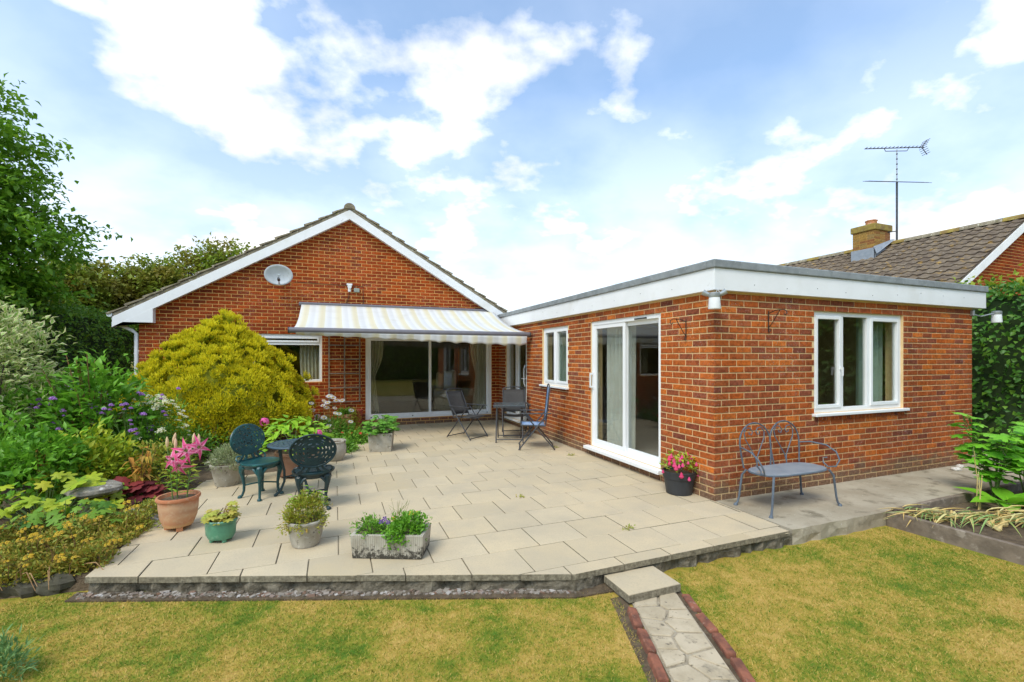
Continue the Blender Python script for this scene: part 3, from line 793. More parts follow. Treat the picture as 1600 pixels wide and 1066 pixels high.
# nail heads along the front boards
rr = random.Random(4); nm = MB(); nm.lathe([(.0045,0),(.0045,.003)], 8); nme = nm.mesh('nail_head', M_WIRE)
for i in range(9):
    link('nail_head', nme, ext, world=True, loc=(4.45+i*.52, fy, 2.40+rr.uniform(-.005,.09)), rot=(R(90),0,0))
for i in range(7):
    link('nail_head', nme, ext, world=True, loc=(fx0, 4.5+i*.62, 2.41+rr.uniform(-.005,.09)), rot=(0,R(-90),0))
# front window
w = window(WF, ext, *OF, [(5.59,6.07,.955,2.12,True),(6.125,6.60,.955,2.12,False),(6.655,7.26,.955,2.12,True)])
bars(WF, w, [(6.07,6.125,.955,2.12),(6.60,6.655,.955,2.12)], -.03)
hb = MB(); WF.box(hb, 6.035,6.055,-.016,.006,1.44,1.47); WF.box(hb, 6.037,6.053,.006,.022,1.36,1.47); hb.build('handle', M_WHITE, w, world=True)
# side window
w = window(WS, ext, *OW, [(7.365,7.82,1.105,2.12,True),(7.875,8.335,1.105,2.12,True)])
bars(WS, w, [(7.82,7.875,1.105,2.12)], -.03)
# sliding patio door in the side wall
def patio_door(wl, root, op, mid, slide_first, handle_a, vent=None):
    a0,a1,z0,z1 = op; d = -.015
    mb = MB(); frame_boxes(wl, mb, a0, a1, z0, z1, .062, d-.09, d)
    dr = mb.build('sliding_door', M_UPVC, root, world=True, bevel=.004)
    for k, (c0,c1) in enumerate(((a0+.062, mid+.03),(mid-.03, a1-.062))):
        dd = d-.008 if (k == 0) == slide_first else d-.05
        s = MB(); frame_boxes(wl, s, c0, c1, z0+.062, z1-.062, .06, dd-.036, dd); s.build('door_leaf', M_UPVC, dr, world=True, bevel=.004)
        pane(wl, dr, c0+.058, c1-.058, z0+.12, z1-.12, dd-.015)
    h = MB(); wl.box(h, handle_a-.02, handle_a+.02, d-.008, d+.012, 1.08, 1.36); wl.box(h, handle_a-.012, handle_a+.012, d+.012, d+.05, 1.10, 1.13)
    wl.box(h, handle_a-.012, handle_a+.012, d+.012, d+.05, 1.31, 1.34); wl.box(h, handle_a-.014, handle_a+.014, d+.05, d+.066, 1.10, 1.34)
    h.build('handle', M_WHITE, dr, world=True, bevel=.004)
    return dr
dr = patio_door(WS, ext, OD, 5.64, False, 6.47)
sm = MB(); WS.box(sm, 4.73, 6.60, -.02, .10, .098, .148); sm.build('sill', M_UPVC, dr, world=True, bevel=.006)
vb = MB(); WS.box(vb, 5.10, 5.36, -.014, .0, 2.125, 2.142); vb.build('vent', M_BLACK, dr, world=True)
# glazed door in the inner corner
a0,a1,z0,z1 = OG
mb = MB(); frame_boxes(WS, mb, a0, a1, z0, z1, .055, -.10, -.02); gd = mb.build('glazed_door', M_UPVC, ext, world=True, bevel=.004)
for c0,c1 in ((a0+.055, 9.83),(9.87, a1-.055)):
    s = MB(); frame_boxes(WS, s, c0, c1, z0+.055, z1-.055, .065, -.085, -.028); s.build('door_leaf', M_UPVC, gd, world=True, bevel=.004)
    pane(WS, gd, c0+.06, c1-.06, z0+.115, z1-.115, -.05)
h = MB(); h.tube([WS.pt(9.30,-.02,1.12),WS.pt(9.30,.035,1.12),WS.pt(9.42,.04,1.12)], .009); h.tube([WS.pt(9.29,.0,.95),WS.pt(9.29,.03,1.02),WS.pt(9.29,.03,1.35),WS.pt(9.29,.0,1.42)], .010)
h.build('handle', M_WHITE, gd, world=True, smooth=True)
sm = MB(); WS.box(sm, a0-.03, a1+.02, -.06, .07, .115, .149); sm.build('sill', M_UPVC, gd, world=True, bevel=.005)
# curtains inside the wing
tag(curtain('curtain', WS, None, 5.66, 6.42, .16, 2.16, -.24, M_CURT_W, 7, None, .035, 2), 'white voile curtain behind the sliding door of the extension', 'curtain')
tag(curtain('curtain', WS, None, 7.36, 8.34, 1.0, 2.14, -.26, M_CURT_G, 8, None, .02, 3), 'pale green curtain drawn across the small side window', 'curtain')
tag(curtain('curtain', WF, None, 6.78, 7.30, .85, 2.16, -.28, M_CURT_G, 5, None, .03, 4), 'pale green curtain gathered at one end of the three light window', 'curtain')
so = thing('sofa', 'pale beige sofa seen through the three light window', 'sofa', (6.0,5.15,.12))
MB().box(-.75,.75,-.12,.10,.05,.86).build('backrest', M_WICKER, so, bevel=.05)
MB().box(-.75,.75,.102,.72,.05,.42).build('seat', M_WICKER, so, bevel=.05)
for s in (-1,1): MB().box(s*.752,s*.94,-.12,.72,.05,.60).build('armrest', M_WICKER, so, bevel=.05)

# ------------------------------------------------------------------ the bungalow
bun = thing('brick_bungalow', 'gabled red brick bungalow with white bargeboards and tiled roof', 'building', (.33, 15.2, 0))
GF = Wall('F', YG); AX, AZ = .325, 4.80; XL = -3.57; XRB = 4.22; SLO = .594
OBW = (-1.62, -.25, 1.05, 2.10); OBD = (.675, 3.735, .15, 2.10)
mass = wall_mass(GF, XL, XRB, -.05, 2.45, [OBW, OBD])
n0 = len(mass.v)
for y in (YG, YG+.22): mass.add([(XL,y,2.45),(XRB,y,2.45),(AX,y,AZ)], [(0,1,2)] if y == YG else [(2,1,0)])
gw = mass.build('wall', M_MORTAR_G, bun, world=True)
side = MB(); side.box(XL, XL+.22, YG+.22, 20, -.05, 2.45); side.box(XRB-.22, XRB, YG+.22, 20, -.05, 2.45); side.box(XL+.22, XRB-.22, 19.78, 20, -.05, 2.45)
side.build('wall', M_MORTAR_G, bun, world=True)
MB().box(XL+.22, XRB-.22, YG+.22, 19.78, -.05, .12).build('floor', M_CARPET, bun, world=True)
MB().box(XL+.22, XRB-.22, YG+.222, 19.7, 2.36, 2.40).build('ceiling', M_ROOMW, bun, world=True)
MB().box(XL+.22, XRB-.22, 15.4, 15.5, .12, 2.355).build('partition', M_ROOMW, bun, world=True)
MB().box(.10, .20, YG+.222, 15.39, .12, 2.355).build('partition', M_ROOMW, bun, world=True)
def glim(z):
    hw = (AZ - z)/SLO - .02
    return (max(XL, AX-hw), min(XRB, AX+hw)) if z > 2.3 else (XL, XRB)
rg = brick_rects(XL, XRB, -.15, 65, [OBW, OBD], 0, glim)
lay_bricks([(GF, gw, rg)], M_BRICK_G, 300)
# window with top light, curtain
w = window(GF, bun, *OBW, [(-1.565,-.305,1.105,1.865,False),(-1.565,-.305,1.92,2.045,True)], sill=False)
bars(GF, w, [(-1.565,-.305,1.865,1.92)], -.03, name='transom')
tag(curtain('curtain', GF, None, -.72, -.28, 1.0, 2.08, -.24, M_CURT, 6, (-.28,1.0,.95), .025, 5), 'cream curtain hanging in the bungalow window beside the trellis', 'curtain')
dr = patio_door(GF, bun, OBD, 2.17, True, .735)
for x in (.80, 1.75, 3.62):
    vb = MB(); GF.box(vb, x-.012,x+.012,-.016,-.005,.19,.214); vb.build('drain_cap', M_BLACK, dr, world=True)
tag(curtain('curtain', GF, None, .74, 1.10, .16, 2.06, -.24, M_CURT, 5, (.76,1.05,.42), .03, 6), 'cream curtain tied back by the handle of the wide sliding door', 'curtain')
tag(curtain('curtain', GF, None, 3.22, 3.66, .16, 2.06, -.24, M_CURT, 6, (3.55,1.1,.55), .03, 7), 'cream curtain tied back beside the armchair', 'curtain')
ac = thing('armchair', 'beige high backed armchair behind the wide sliding door', 'armchair', (3.02,11.95,.12), R(35))
MB().box(-.33,.33,.24,.42,.30,1.08).build('backrest', M_WICKER, ac, bevel=.07)
MB().box(-.30,.30,-.38,.238,.14,.46).build('seat', M_WICKER, ac, bevel=.05)
for s in (-1,1): MB().box(s*.302,s*.42,-.38,.40,.08,.64).build('armrest', M_WICKER, ac, bevel=.05)
MB().box(-.20,.20,.12,.236,.62,1.12).build('cushion', M_CURT_W, ac, bevel=.04)
# roof: rafters deck, verge tiles, courses, ridge
YV = YG - .13; EX_L, EX_R = -3.95, 4.60
def slope_pt(s, t, y, lift=0):            # s=-1 left, +1 right; t = distance down the slope from the ridge
    ca = math.cos(math.atan(SLO)); sa = math.sin(math.atan(SLO))
    return (AX + s*(t*ca) + s*sa*lift, y, 4.905 - t*sa + ca*lift)
TL = 4.98
for s in (-1,1):
    mb = MB(); P = [slope_pt(s,0,YV+.03,0), slope_pt(s,TL,YV+.03,0), slope_pt(s,TL,20.2,0), slope_pt(s,0,20.2,0)]
    Q = [slope_pt(s,0,YV+.03,.05), slope_pt(s,TL,YV+.03,.05), slope_pt(s,TL,20.2,.05), slope_pt(s,0,20.2,.05)]
    mb.add(P+Q, [(0,1,2,3),(7,6,5,4),(0,4,5,1),(1,5,6,2),(2,6,7,3),(3,7,4,0)])
    rfo = mb.build('roof', M_TILE, bun, world=True)
    tt = MB(); tn = 15; pitch = TL/tn
    for i in range(tn):
        t0, t1 = i*pitch, (i+1)*pitch + .03
        for y0, y1 in ((YV+.355, 20.2),):
            A = [slope_pt(s,t0,y0,.052), slope_pt(s,t1,y0,.075), slope_pt(s,t1,y1,.075), slope_pt(s,t0,y1,.052)]
            B = [slope_pt(s,t0,y0,.066), slope_pt(s,t1,y0,.103), slope_pt(s,t1,y1,.103), slope_pt(s,t0,y1,.066)]
            tt.add(A+B, [(0,1,2,3),(7,6,5,4),(0,4,5,1),(1,5,6,2),(2,6,7,3),(3,7,4,0)])
        y0, y1 = YV-.04, YV+.35
        j = random.uniform(-.006,.006)
        vt = MB()
        A = [slope_pt(s,t0,y0,.050), slope_pt(s,t1,y0,.068), slope_pt(s,t1,y1,.068), slope_pt(s,t0,y1,.050)]
        B = [slope_pt(s,t0,y0,.070+j), slope_pt(s,t1,y0,.112+j), slope_pt(s,t1,y1,.112), slope_pt(s,t0,y1,.070)]
        vt.add(A+B, [(0,1,2,3),(7,6,5,4),(0,4,5,1),(1,5,6,2),(2,6,7,3),(3,7,4,0)])
        vt.build('verge_tile', M_VERGE, rfo, world=True, bevel=.006)
    tt.build('tiles', M_TILE, rfo, world=True, kind='stuff')
    # mortar bedding under the verge tiles
    uc = MB(); A = [slope_pt(s,0,YV-.02,.0), slope_pt(s,TL-.05,YV-.02,.0), slope_pt(s,TL-.05,YV+.1,.0), slope_pt(s,0,YV+.1,.0)]
    B = [slope_pt(s,0,YV-.02,.051), slope_pt(s,TL-.05,YV-.02,.051), slope_pt(s,TL-.05,YV+.1,.051), slope_pt(s,0,YV+.1,.051)]
    uc.add(A+B, [(0,1,2,3),(7,6,5,4),(0,4,5,1),(1,5,6,2),(2,6,7,3),(3,7,4,0)]); uc.build('verge_mortar', M_VERGE, rfo, world=True)
    # bargeboard
    bl = TL-.02 if s < 0 else TL-.30
    A = [slope_pt(s,0,YV-.028,-.005), slope_pt(s,bl,YV-.028,-.005), slope_pt(s,bl,YV,-.005), slope_pt(s,0,YV,-.005)]
    def dn(p, q): return (p[0], p[1], p[2]-q)
    B = [dn(p,.205) for p in A]
    MB().add(A+B, [(0,3,2,1),(4,5,6,7),(0,1,5,4),(1,2,6,5),(2,3,7,6),(3,0,4,7)]).build('bargeboard', M_FASCIA, bun, world=True, bevel=.003)
    sf = MB(); A = [slope_pt(s,.0,YV,-.17), slope_pt(s,bl,YV,-.17), slope_pt(s,bl,YG,-.17), slope_pt(s,.0,YG,-.17)]
    sf.add(A+[dn(p,-.012) for p in A], [(0,3,2,1),(4,5,6,7),(0,1,5,4),(1,2,6,5),(2,3,7,6),(3,0,4,7)]); sf.build('soffit', M_FASCIA, bun, world=True)
rt = MB()
for k in range(25):
    y0 = YV-.05 + k*.38
    pts = [(AX+.125*math.cos(w), y, 4.925+.125*math.sin(w)) for y in (y0,y0+.385) for w in [math.pi*i/8 for i in range(9)]]
    rr_ = MB().add(pts, [(i,i+1,9+i+1,9+i) for i in range(8)] + [tuple(range(8,-1,-1)), tuple(range(9,18)), (0,9,17,8)])
    rr_.build('ridge_tile', M_VERGE, bun, world=True, smooth=True)
# boxed eave at the foot of the left slope
pe = slope_pt(-1, TL-.02, 0)
bx = MB(); xb0 = pe[0]; zt = pe[2]
poly = [(xb0, 2.27), (-3.30, 2.27), (-3.30, 4.905-(AX+3.30)*SLO-.19), (xb0, zt-.005-.19)]
for y0, y1 in ((YV-.030, YG-.002),):
    bx.add([(x,y0,z) for x,z in poly]+[(x,y1,z) for x,z in poly], [(0,1,2,3),(7,6,5,4),(0,4,5,1),(1,5,6,2),(2,6,7,3),(3,7,4,0)])
bx.build('eave_box', M_FASCIA, bun, world=True, bevel=.003)
gut = MB(); gut.tube([(-3.985,YV-.02,2.41),(-3.985,20.2,2.41)], .045, 10); gut.build('gutter', M_WHITE, bun, world=True, smooth=True)
dp = MB(); dp.tube([(-3.97,YV+.10,2.38),(-3.95,YV+.11,2.27),(-3.68,YG-.0,2.12),(-3.62,YG+.02,2.06),(-3.62,YG+.02,.05)], .034, 10); dp.build('downpipe', M_WHITE, bun, world=True, smooth=True)

# ------------------------------------------------------------------ things fixed to the walls
sd = thing('satellite_dish', 'pale grey oval satellite dish on the gable wall', 'satellite dish', (-1.09, YG-.008, 3.33))
db = MB(); vs = []; n = 32
for i in range(7):
    r = i/6
    for k in range(n):
        w = 2*math.pi*k/n; vs.append((.275*r*math.cos(w), -.20-.06*r*r+.03*r*math.sin(w)*-1, .215*r*math.sin(w)))
fs = [(i*n+k, i*n+(k+1)%n, (i+1)*n+(k+1)%n, (i+1)*n+k) for i in range(6) for k in range(n)]
o = db.add(vs, fs).build('reflector', M_DISH, sd, smooth=True); sm_ = o.modifiers.new('solid','SOLIDIFY'); sm_.thickness = .008
MB().tube([(0,0,-.05),(0,-.10,-.05),(0,-.2,-.03)], .022, 10).build('mount', M_GALV, sd, smooth=True)
MB().tube([(0,-.20,-.17),(.02,-.33,-.19),(.02,-.44,-.13)], .012, 8).build('feed_arm', M_GALV, sd, smooth=True)
MB().tube([(.02,-.48,-.10),(.02,-.40,-.13)], [.024,.03], 10).build('receiver_head', M_FRAME, sd, smooth=True)
fl = thing('security_light', 'small white sensor light fixed on the gable above the awning', 'light', (.325, YG-.008, 3.14))
MB().box(-.03,.03,-.03,0,-.06,.10).build('back_plate', M_WHITE, fl, bevel=.006)
MB().tube([(0,-.03,.06),(0,-.09,.05)], [.02,.045], 12).build('lamp_head', M_WHITE, fl, smooth=True)
MB().tube([(-.06,-.05,.10),(.06,-.05,.10)], .022, 10).build('sensor_head', M_WHITE, fl, smooth=True)
MB().tube([(.0,-.012,-.06),(-.02,-.012,-.2),(-.09,-.012,-.36)], .006, 6).build('cable', M_WIRE, fl)
tag(MB().box(.42,.54,YG-.075,YG-.007,3.075,3.165).build('junction_box', pm('grey_green_box', (.26,.29,.25), rough=.5, bump=0), bevel=.008), 'grey junction box beside the white sensor light', 'junction box')
tag(MB().tube([(-.8,YG-.011,3.24),(.3,YG-.011,3.22),(.62,YG-.011,3.215),(.63,YG-.011,2.80)], .005, 6).build('cable', M_WIRE), 'thin dark cable clipped to the gable brickwork', 'cable')
def wall_lamp(label, loc, rz, arm):
    l = thing('wall_lamp', label, 'lamp', loc, rz, 'wall lamps on the extension')
    MB().box(-.02,.015,-.035,.035,-.03,.05).build('bracket', M_GALV, l, bevel=.006)
    MB().tube([(0,0,.0),(arm*.4,0,-.035),(arm,0,.02)], .010, 8).build('arm', M_GALV, l, smooth=True)
    c = (arm+.05,0,0)
    MB().lathe([(.056,.0),(.060,.012),(.060,.048),(.040,.056)], 20, c).build('cap', M_GALV, l, smooth=True)
    MB().lathe([(.045,-.12),(.062,-.122),(.064,-.11),(.056,-.001),(.03,.0)], 20, c).build('shade', M_WHITE, l, smooth=True)
    return l
wall_lamp('white wall lamp fixed at the corner of the extension under the fascia', (XE-.01, YE-.01, 2.24), R(-135), .10)
l2 = wall_lamp('white wall lamp on a long arm reaching towards the tall hedge', (XR-.03, YE-.012, 2.25), R(-8), .47)
MB().tube([(.10,0,.03),(.16,.03,.085),(.14,.05,.06),(.05,.04,.0)], .004, 6).build('cable', M_WHITE, [o for o in bpy.data.objects if o.name == 'wall_lamp'][0])
def hook_bracket(label, loc, rz):
    h = thing('hanging_basket_bracket', label, 'bracket', loc, rz, 'iron hanging brackets')
    MB().tube([(-.006,0,-.22),(-.006,0,.03)], .006, 6).build('back_bar', M_WIRE, h)
    MB().tube([(-.006,0,.0),(-.10,0,.03),(-.20,0,.03),(-.235,0,.01),(-.24,0,-.02),(-.215,0,-.035),(-.20,0,-.015)], .0055, 6).build('arm', M_WIRE, h)
    MB().tube([(-.006,0,-.17),(-.05,0,-.12),(-.12,0,-.02),(-.15,0,.026)], .005, 6).build('brace', M_WIRE, h)
    MB().tube([(-.01+.022*math.cos(t),0,-.20+.022*math.sin(t)) for t in [i*.6 for i in range(9)]], .004, 6).build('scroll', M_WIRE, h)
for s_ in (-1,1):
    MB().tube([(.15,s_*.05,.035),(.15,s_*.075,.04),(.15,s_*.115,.065)], [.022,.026,.034], 10).build('spot_head', M_GALV, [o for o in bpy.data.objects if o.name == 'wall_lamp'][0], smooth=True)
hook_bracket('black iron hanging bracket between the sliding door and the corner lamp', (XE-.008, 4.33, 2.02), 0)
hook_bracket('black iron hanging bracket beside the three light window', (4.745, YE-.008, 2.11), R(90))
# trellis
tr = thing('trellis', 'weathered grey wooden trellis panel fixed to the brick gable', 'trellis', (.22, YG-.02, .58))
for x in (-.325,0,.325): MB().box(x-.014,x+.014,-.022,-.004,0,1.62).build('upright', M_TRELLIS, tr, bevel=.002)
for i in range(6): MB().box(-.34,.34,-.040,-.0225,.0+i*.318,.026+i*.318).build('rail', M_TRELLIS, tr, bevel=.002)
# awning
aw = thing('awning', 'cream striped retractable awning over the wide sliding door', 'awning', (1.55, YG, 2.0))
MB().box(-.715, 3.775, YG-.115, YG-.008, 2.715, 2.80).build('cassette', M_ALU, aw, world=True, bevel=.02)
BY, BZ = 8.90, 2.075
vs = []; nx, ny = 46, 14
for j in range(ny+1):
    t = j/ny
    for i in range(nx+1):
        s = i/nx; x0 = -.66 + 4.40*s; x1 = -.665 + 4.50*s
        vs.append((x0+(x1-x0)*t, YG-.10+(BY-YG+.10)*t, 2.745+(BZ+.035-2.745)*t - .085*math.sin(math.pi*t)*(1) - .012*math.sin(math.pi*t)*math.cos(s*44)))
fs = [(j*(nx+1)+i, j*(nx+1)+i+1, (j+1)*(nx+1)+i+1, (j+1)*(nx+1)+i) for j in range(ny) for i in range(nx)]
o = MB().add(vs, fs).build('canopy', M_STRIPE, aw, smooth=True, world=True); o.modifiers.new('solid','SOLIDIFY').thickness = .003
MB().tube([(-.735,BY,BZ),(3.865,BY,BZ)], .052, 16).build('front_bar', M_ALU, aw, smooth=True, world=True)
for x, xx in ((-.735,-.755),(3.865,3.885)): MB().tube([(x,BY,BZ),(xx,BY,BZ)], .056, 16).build('end_cap', M_FRAME, aw, smooth=True, world=True)
vs = []; nv = 180
for i in range(nv+1):
    s = i/nv; x = -.63 + 4.43*s; L = .045 + .155*min(1, max(0,(s-.05)/.8)); L -= .040*abs(math.cos(s*math.pi*13)) * (0.4+.6*s) - .01
    wv = .018*math.sin(s*33)*(.3+.7*s)
    for q in range(5):
        t = q/4; vs.append((x, BY-.035+wv*t+.05*(1-s)*t, BZ-.035 - L*t))
fs = [(i*5+q, (i+1)*5+q, (i+1)*5+q+1, i*5+q+1) for i in range(nv) for q in range(4)]
o = MB().add(vs, fs).build('valance', M_STRIPE, aw, smooth=True, world=True); o.modifiers.new('solid','SOLIDIFY').thickness = .003
for xa, xb, xc in ((-.45,.55,-.45),(3.5,2.5,3.5)):
    MB().tube([(xa,YG-.08,2.64),(xb,(YG+BY)/2+.1,2.23),(xc,BY+.03,BZ-.01)], .024, 8).build('folding_arm', M_ALU, aw, smooth=True, world=True)

# ================================================================== GARDEN FURNITURE
def pierced_disc(rx, ry, rings, nsec, skip):
    vs = [(0,0)]
    for r in rings:
        for k in range(nsec):
            w = 2*math.pi*k/nsec; vs.append((rx*r*math.cos(w), ry*r*math.sin(w)))
    fs = [(0, 1+k, 1+(k+1)%nsec) for k in range(nsec)]
    for i in range(len(rings)-1):
        for k in range(nsec):
            if skip(i, k): continue
            a, b = 1+i*nsec, 1+(i+1)*nsec
            fs.append((a+k, b+k, b+(k+1)%nsec, a+(k+1)%nsec))
    return vs, fs
def iron_chair(label, loc, rz, mat):
    c = thing('cast_iron_chair', label, 'chair', loc, rz, 'ornate cast iron bistro chairs')
    vs, fs = pierced_disc(.218, .170, [.10,.22,.30,.40,.46,.56,.62,.70,.75,.86,.92,1.0], 48,
        lambda i,k: (i == 1 and k % 8 in (2,3,4,5)) or (i == 3 and k % 6 in (1,2,3)) or (i == 5 and k % 4 in (1,2)) or (i == 7 and k % 6 in (0,1)) or (i == 9 and k % 3 == 1))
    P = [(x, -.185+.28*x*x-.14*(.64+z-.42),   .638+z) for x,z in vs]
    o = MB().add(P, fs).build('backrest', mat, c); o.modifiers.new('solid','SOLIDIFY').thickness = .012
    ring = [(.218*math.cos(t), .170*math.sin(t)) for t in [2*math.pi*i/40 for i in range(40)]]
    MB().tube([(x, -.185+.28*x*x-.14*(.64+z-.42)-.005,   .638+z) for x,z in ring], .010, 6, closed=True).build('back_rim', mat, c, smooth=True)
    r2 = [(.115*math.cos(t), .10*math.sin(t)) for t in [2*math.pi*i/28 for i in range(28)]]
    MB().tube([(x, -.18+.28*x*x-.14*(.64+z-.42),   .638+z) for x,z in r2], .007, 6, closed=True).build('back_rosette', mat, c, smooth=True)
    nk = []
    for z, hw in ((.395,.165),(.42,.150),(.445,.110),(.48,.092),(.53,.118)):
        nk.append((z,hw))
    pv = []; pf = []
    for z,hw in nk:
        for i in range(9):
            x = hw*(i/4-1); pv.append((x, -.185+.28*x*x-.16*(z-.42), z))
    pf = [(j*9+i, j*9+i+1, (j+1)*9+i+1, (j+1)*9+i) for j in range(4) for i in range(8) if not (j in (1,2) and i in (1,3,4,6))]
    o = MB().add(pv, pf).build('back_neck', mat, c); o.modifiers.new('solid','SOLIDIFY').thickness = .014
    for s in (-1,1):
        MB().tube([(s*(.165-.035*t/6*1+.03*math.sin(t)), -.16+.02*math.cos(t), .41+.03*(1-math.cos(t))) for t in [i*.5 for i in range(9)]], .010, 6).build('scroll', mat, c, smooth=True)
    MB().lathe([(.17,.372),(.20,.376),(.212,.390),(.212,.402),(.200,.408),(.19,.404),(.10,.397),(.01,.396)], 32).build('seat', mat, c, smooth=True)
    MB().lathe([(.150,.335),(.165,.335),(.182,.355),(.190,.374),(.150,.374)], 32).build('apron', mat, c, smooth=True)
    for k in range(4):
        w = R(45+90*k); dx, dy = math.cos(w), math.sin(w)
        prof = [(.165,.375,.034),(.192,.345,.036),(.196,.30,.028),(.182,.23,.020),(.170,.15,.015),(.172,.08,.0135),(.188,.03,.0135),(.212,.012,.018),(.225,.009,.012)]
        l = MB().tube([(dx*r, dy*r, z) for r,z,_ in prof], [q for *_,q in prof], 8).build('leg', mat, c, smooth=True)
        MB().lathe([(.018,0),(.024,.003),(.022,.02),(.012,.03)], 12, (dx*.212, dy*.212, 0)).build('foot', mat, l, smooth=True)
        for s in (-1,1):
            b = R(45+90*k+s*17)
            MB().tube([(dx*.19,dy*.19,.25),(math.cos(R(45+90*k+s*8))*.192, math.sin(R(45+90*k+s*8))*.192,.30),(math.cos(b)*.185, math.sin(b)*.185,.34),(math.cos(b*1.0+s*.12)*.178, math.sin(b+s*.12)*.178,.352)], [.010,.014,.016,.010], 6).build('bracket', mat, l, smooth=True)
    for a in (45,135):
        dx, dy = math.cos(R(a)), math.sin(R(a))
        MB().tube([(dx*r, dy*r, .135+.025*math.cos(r*8)) for r in [-.168,-.1,-.05,0,.05,.1,.168]], .009, 6).build('stretcher', mat, c, smooth=True)
    return c
gx, gy = G(408,775); iron_chair('ornate teal cast iron chair turned side on beside the stone lavender pot', (gx,gy,0), R(-132), M_IRON)
gx, gy = G(490,792); iron_chair('ornate teal cast iron chair coloured as shaded with its pierced back towards the lawn', (gx,gy,0), R(1), M_IRON_SHADED)
gx, gy = G(463,770)
tb = thing('bistro_table', 'round blue grey cast iron table between the two ornate chairs', 'table', (gx,gy,0))
vs, fs = pierced_disc(.30, .30, [.12,.24,.32,.44,.50,.62,.68,.80,.86,1.0], 54, lambda i,k: (i in (1,) and k % 6 in (1,2)) or (i == 3 and k % 6 in (0,1,2)) or (i == 5 and k % 3 == 0) or (i == 7 and k % 3 in (0,)))
o = MB().add([(x,y,.585) for x,y in vs], fs).build('table_top', M_TABLETOP, tb); o.modifiers.new('solid','SOLIDIFY').thickness = .012
MB().tube([(.297*math.cos(t), .297*math.sin(t), .578) for t in [2*math.pi*i/48 for i in range(48)]], .012, 8, closed=True).build('rim', M_TABLETOP, tb, smooth=True)
MB().tube([(.15*math.cos(t), .15*math.sin(t), .555) for t in [2*math.pi*i/36 for i in range(36)]], .012, 8, closed=True).build('apron', M_IRON_SHADED, tb, smooth=True)
for k in range(3):
    w = R(200+120*k); dx, dy = math.cos(w), math.sin(w)
    prof = [(.15,.565,.022),(.175,.52,.022),(.165,.42,.017),(.13,.28,.014),(.13,.16,.014),(.17,.06,.015),(.225,.014,.019),(.24,.010,.012)]
    MB().tube([(dx*r,dy*r,z) for r,z,_ in prof], [q for *_,q in prof], 8).build('leg', M_IRON_SHADED, tb, smooth=True)
MB().lathe([(.05,.20),(.06,.205),(.06,.215),(.05,.22)], 20).build('lower_ring', M_IRON_SHADED, tb, smooth=True)
for k in range(3):
    w = R(200+120*k); MB().tube([(0,0,.21),(math.cos(w)*.13, math.sin(w)*.13, .21)], .008, 6).build('brace', M_IRON_SHADED, tb)

def sling(mb, L, Rr, n=8, sag=.02, axis=(0,0,-1)):
    """surface between two polylines with a sag"""
    vs = []
    for p, q in zip(L, Rr):
        for i in range(n+1):
            t = i/n; k = sag*math.sin(math.pi*t)
            vs.append((p[0]+(q[0]-p[0])*t+axis[0]*k, p[1]+(q[1]-p[1])*t+axis[1]*k, p[2]+(q[2]-p[2])*t+axis[2]*k))
    m = len(L); return mb.add(vs, [(j*(n+1)+i, j*(n+1)+i+1, (j+1)*(n+1)+i+1, (j+1)*(n+1)+i) for j in range(m-1) for i in range(n)])
def folding_chair(label, loc, rz, fmat, smat, bh=.96, lean=.22, seat_z=.42, group=None):
    c = thing('folding_chair', label, 'chair', loc, rz, group)
    hw = .235; by = -.14; r = .0115
    back = [(hw, by, seat_z), (hw, by-lean*.5, (seat_z+bh)/2), (hw, by-lean*.93, bh-.05)]
    top = [(hw*math.cos(t), by-lean*(.93+.07*math.sin(t)), bh-.05+.05*math.sin(t)) for t in [math.pi*i/10 for i in range(11)]]
    MB().tube(back + top[1:-1] + [(-x,y,z) for x,y,z in back[::-1]], r, 8).build('back_frame', fmat, c, smooth=True)
    L = [(hw-.004, by-lean*t, seat_z+(bh-.06-seat_z)*t) for t in (0.06,.25,.5,.75,1.0)]
    o = sling(MB(), [(-x,y,z) for x,y,z in L], L, 8, .03, (0,-1,.2)).build('back_sling', smat, c, smooth=True); o.modifiers.new('s','SOLIDIFY').thickness = .004
    for s in (-1,1): MB().tube([(s*hw,by,seat_z-.005),(s*hw,.28,seat_z+.01)], r, 8).build('seat_rail', fmat, c, smooth=True)
    MB().tube([(-hw,.28,seat_z+.01),(hw,.28,seat_z+.01)], r, 8).build('seat_front', fmat, c, smooth=True)
    o = sling(MB(), [(-hw,y,seat_z+.006) for y in (-.14,0,.14,.275)], [(hw,y,seat_z+.006) for y in (-.14,0,.14,.275)], 8, .03).build('seat_sling', smat, c, smooth=True); o.modifiers.new('s','SOLIDIFY').thickness = .004
    for s in (-1,1):
        x = s*(hw+.016)
        MB().tube([(x,-.30,.012),(x,.22,.62)], r, 8).build('leg', fmat, c, smooth=True)
        MB().tube([(x+s*.02,.32,.012),(x+s*.02,-.15,.60)], r, 8).build('leg', fmat, c, smooth=True)
        MB().box(x-.022+s*.008, x+.022+s*.008, -.24, .29, .622, .640).build('armrest', fmat, c, bevel=.006)
    MB().tube([(-hw-.016,-.285,.03),(hw+.016,-.285,.03)], .010, 8).build('foot_bar', fmat, c, smooth=True)
    MB().tube([(-hw-.036,.305,.03),(hw+.036,.305,.03)], .010, 8).build('foot_bar', fmat, c, smooth=True)
    return c
folding_chair('charcoal sling folding chair in front of the wide sliding door', (2.47,8.82,0), R(-146), M_FRAME, M_MESH, group='charcoal folding chairs')
folding_chair('charcoal sling folding chair behind the small folding table', (3.50,8.78,0), R(164), M_FRAME, M_MESH, group='charcoal folding chairs')
folding_chair('upright folding chair with faded blue seat against the brick side wall', (3.34,7.36,0), R(68), M_FRAME_B, M_BLUE, bh=1.12, lean=.07)
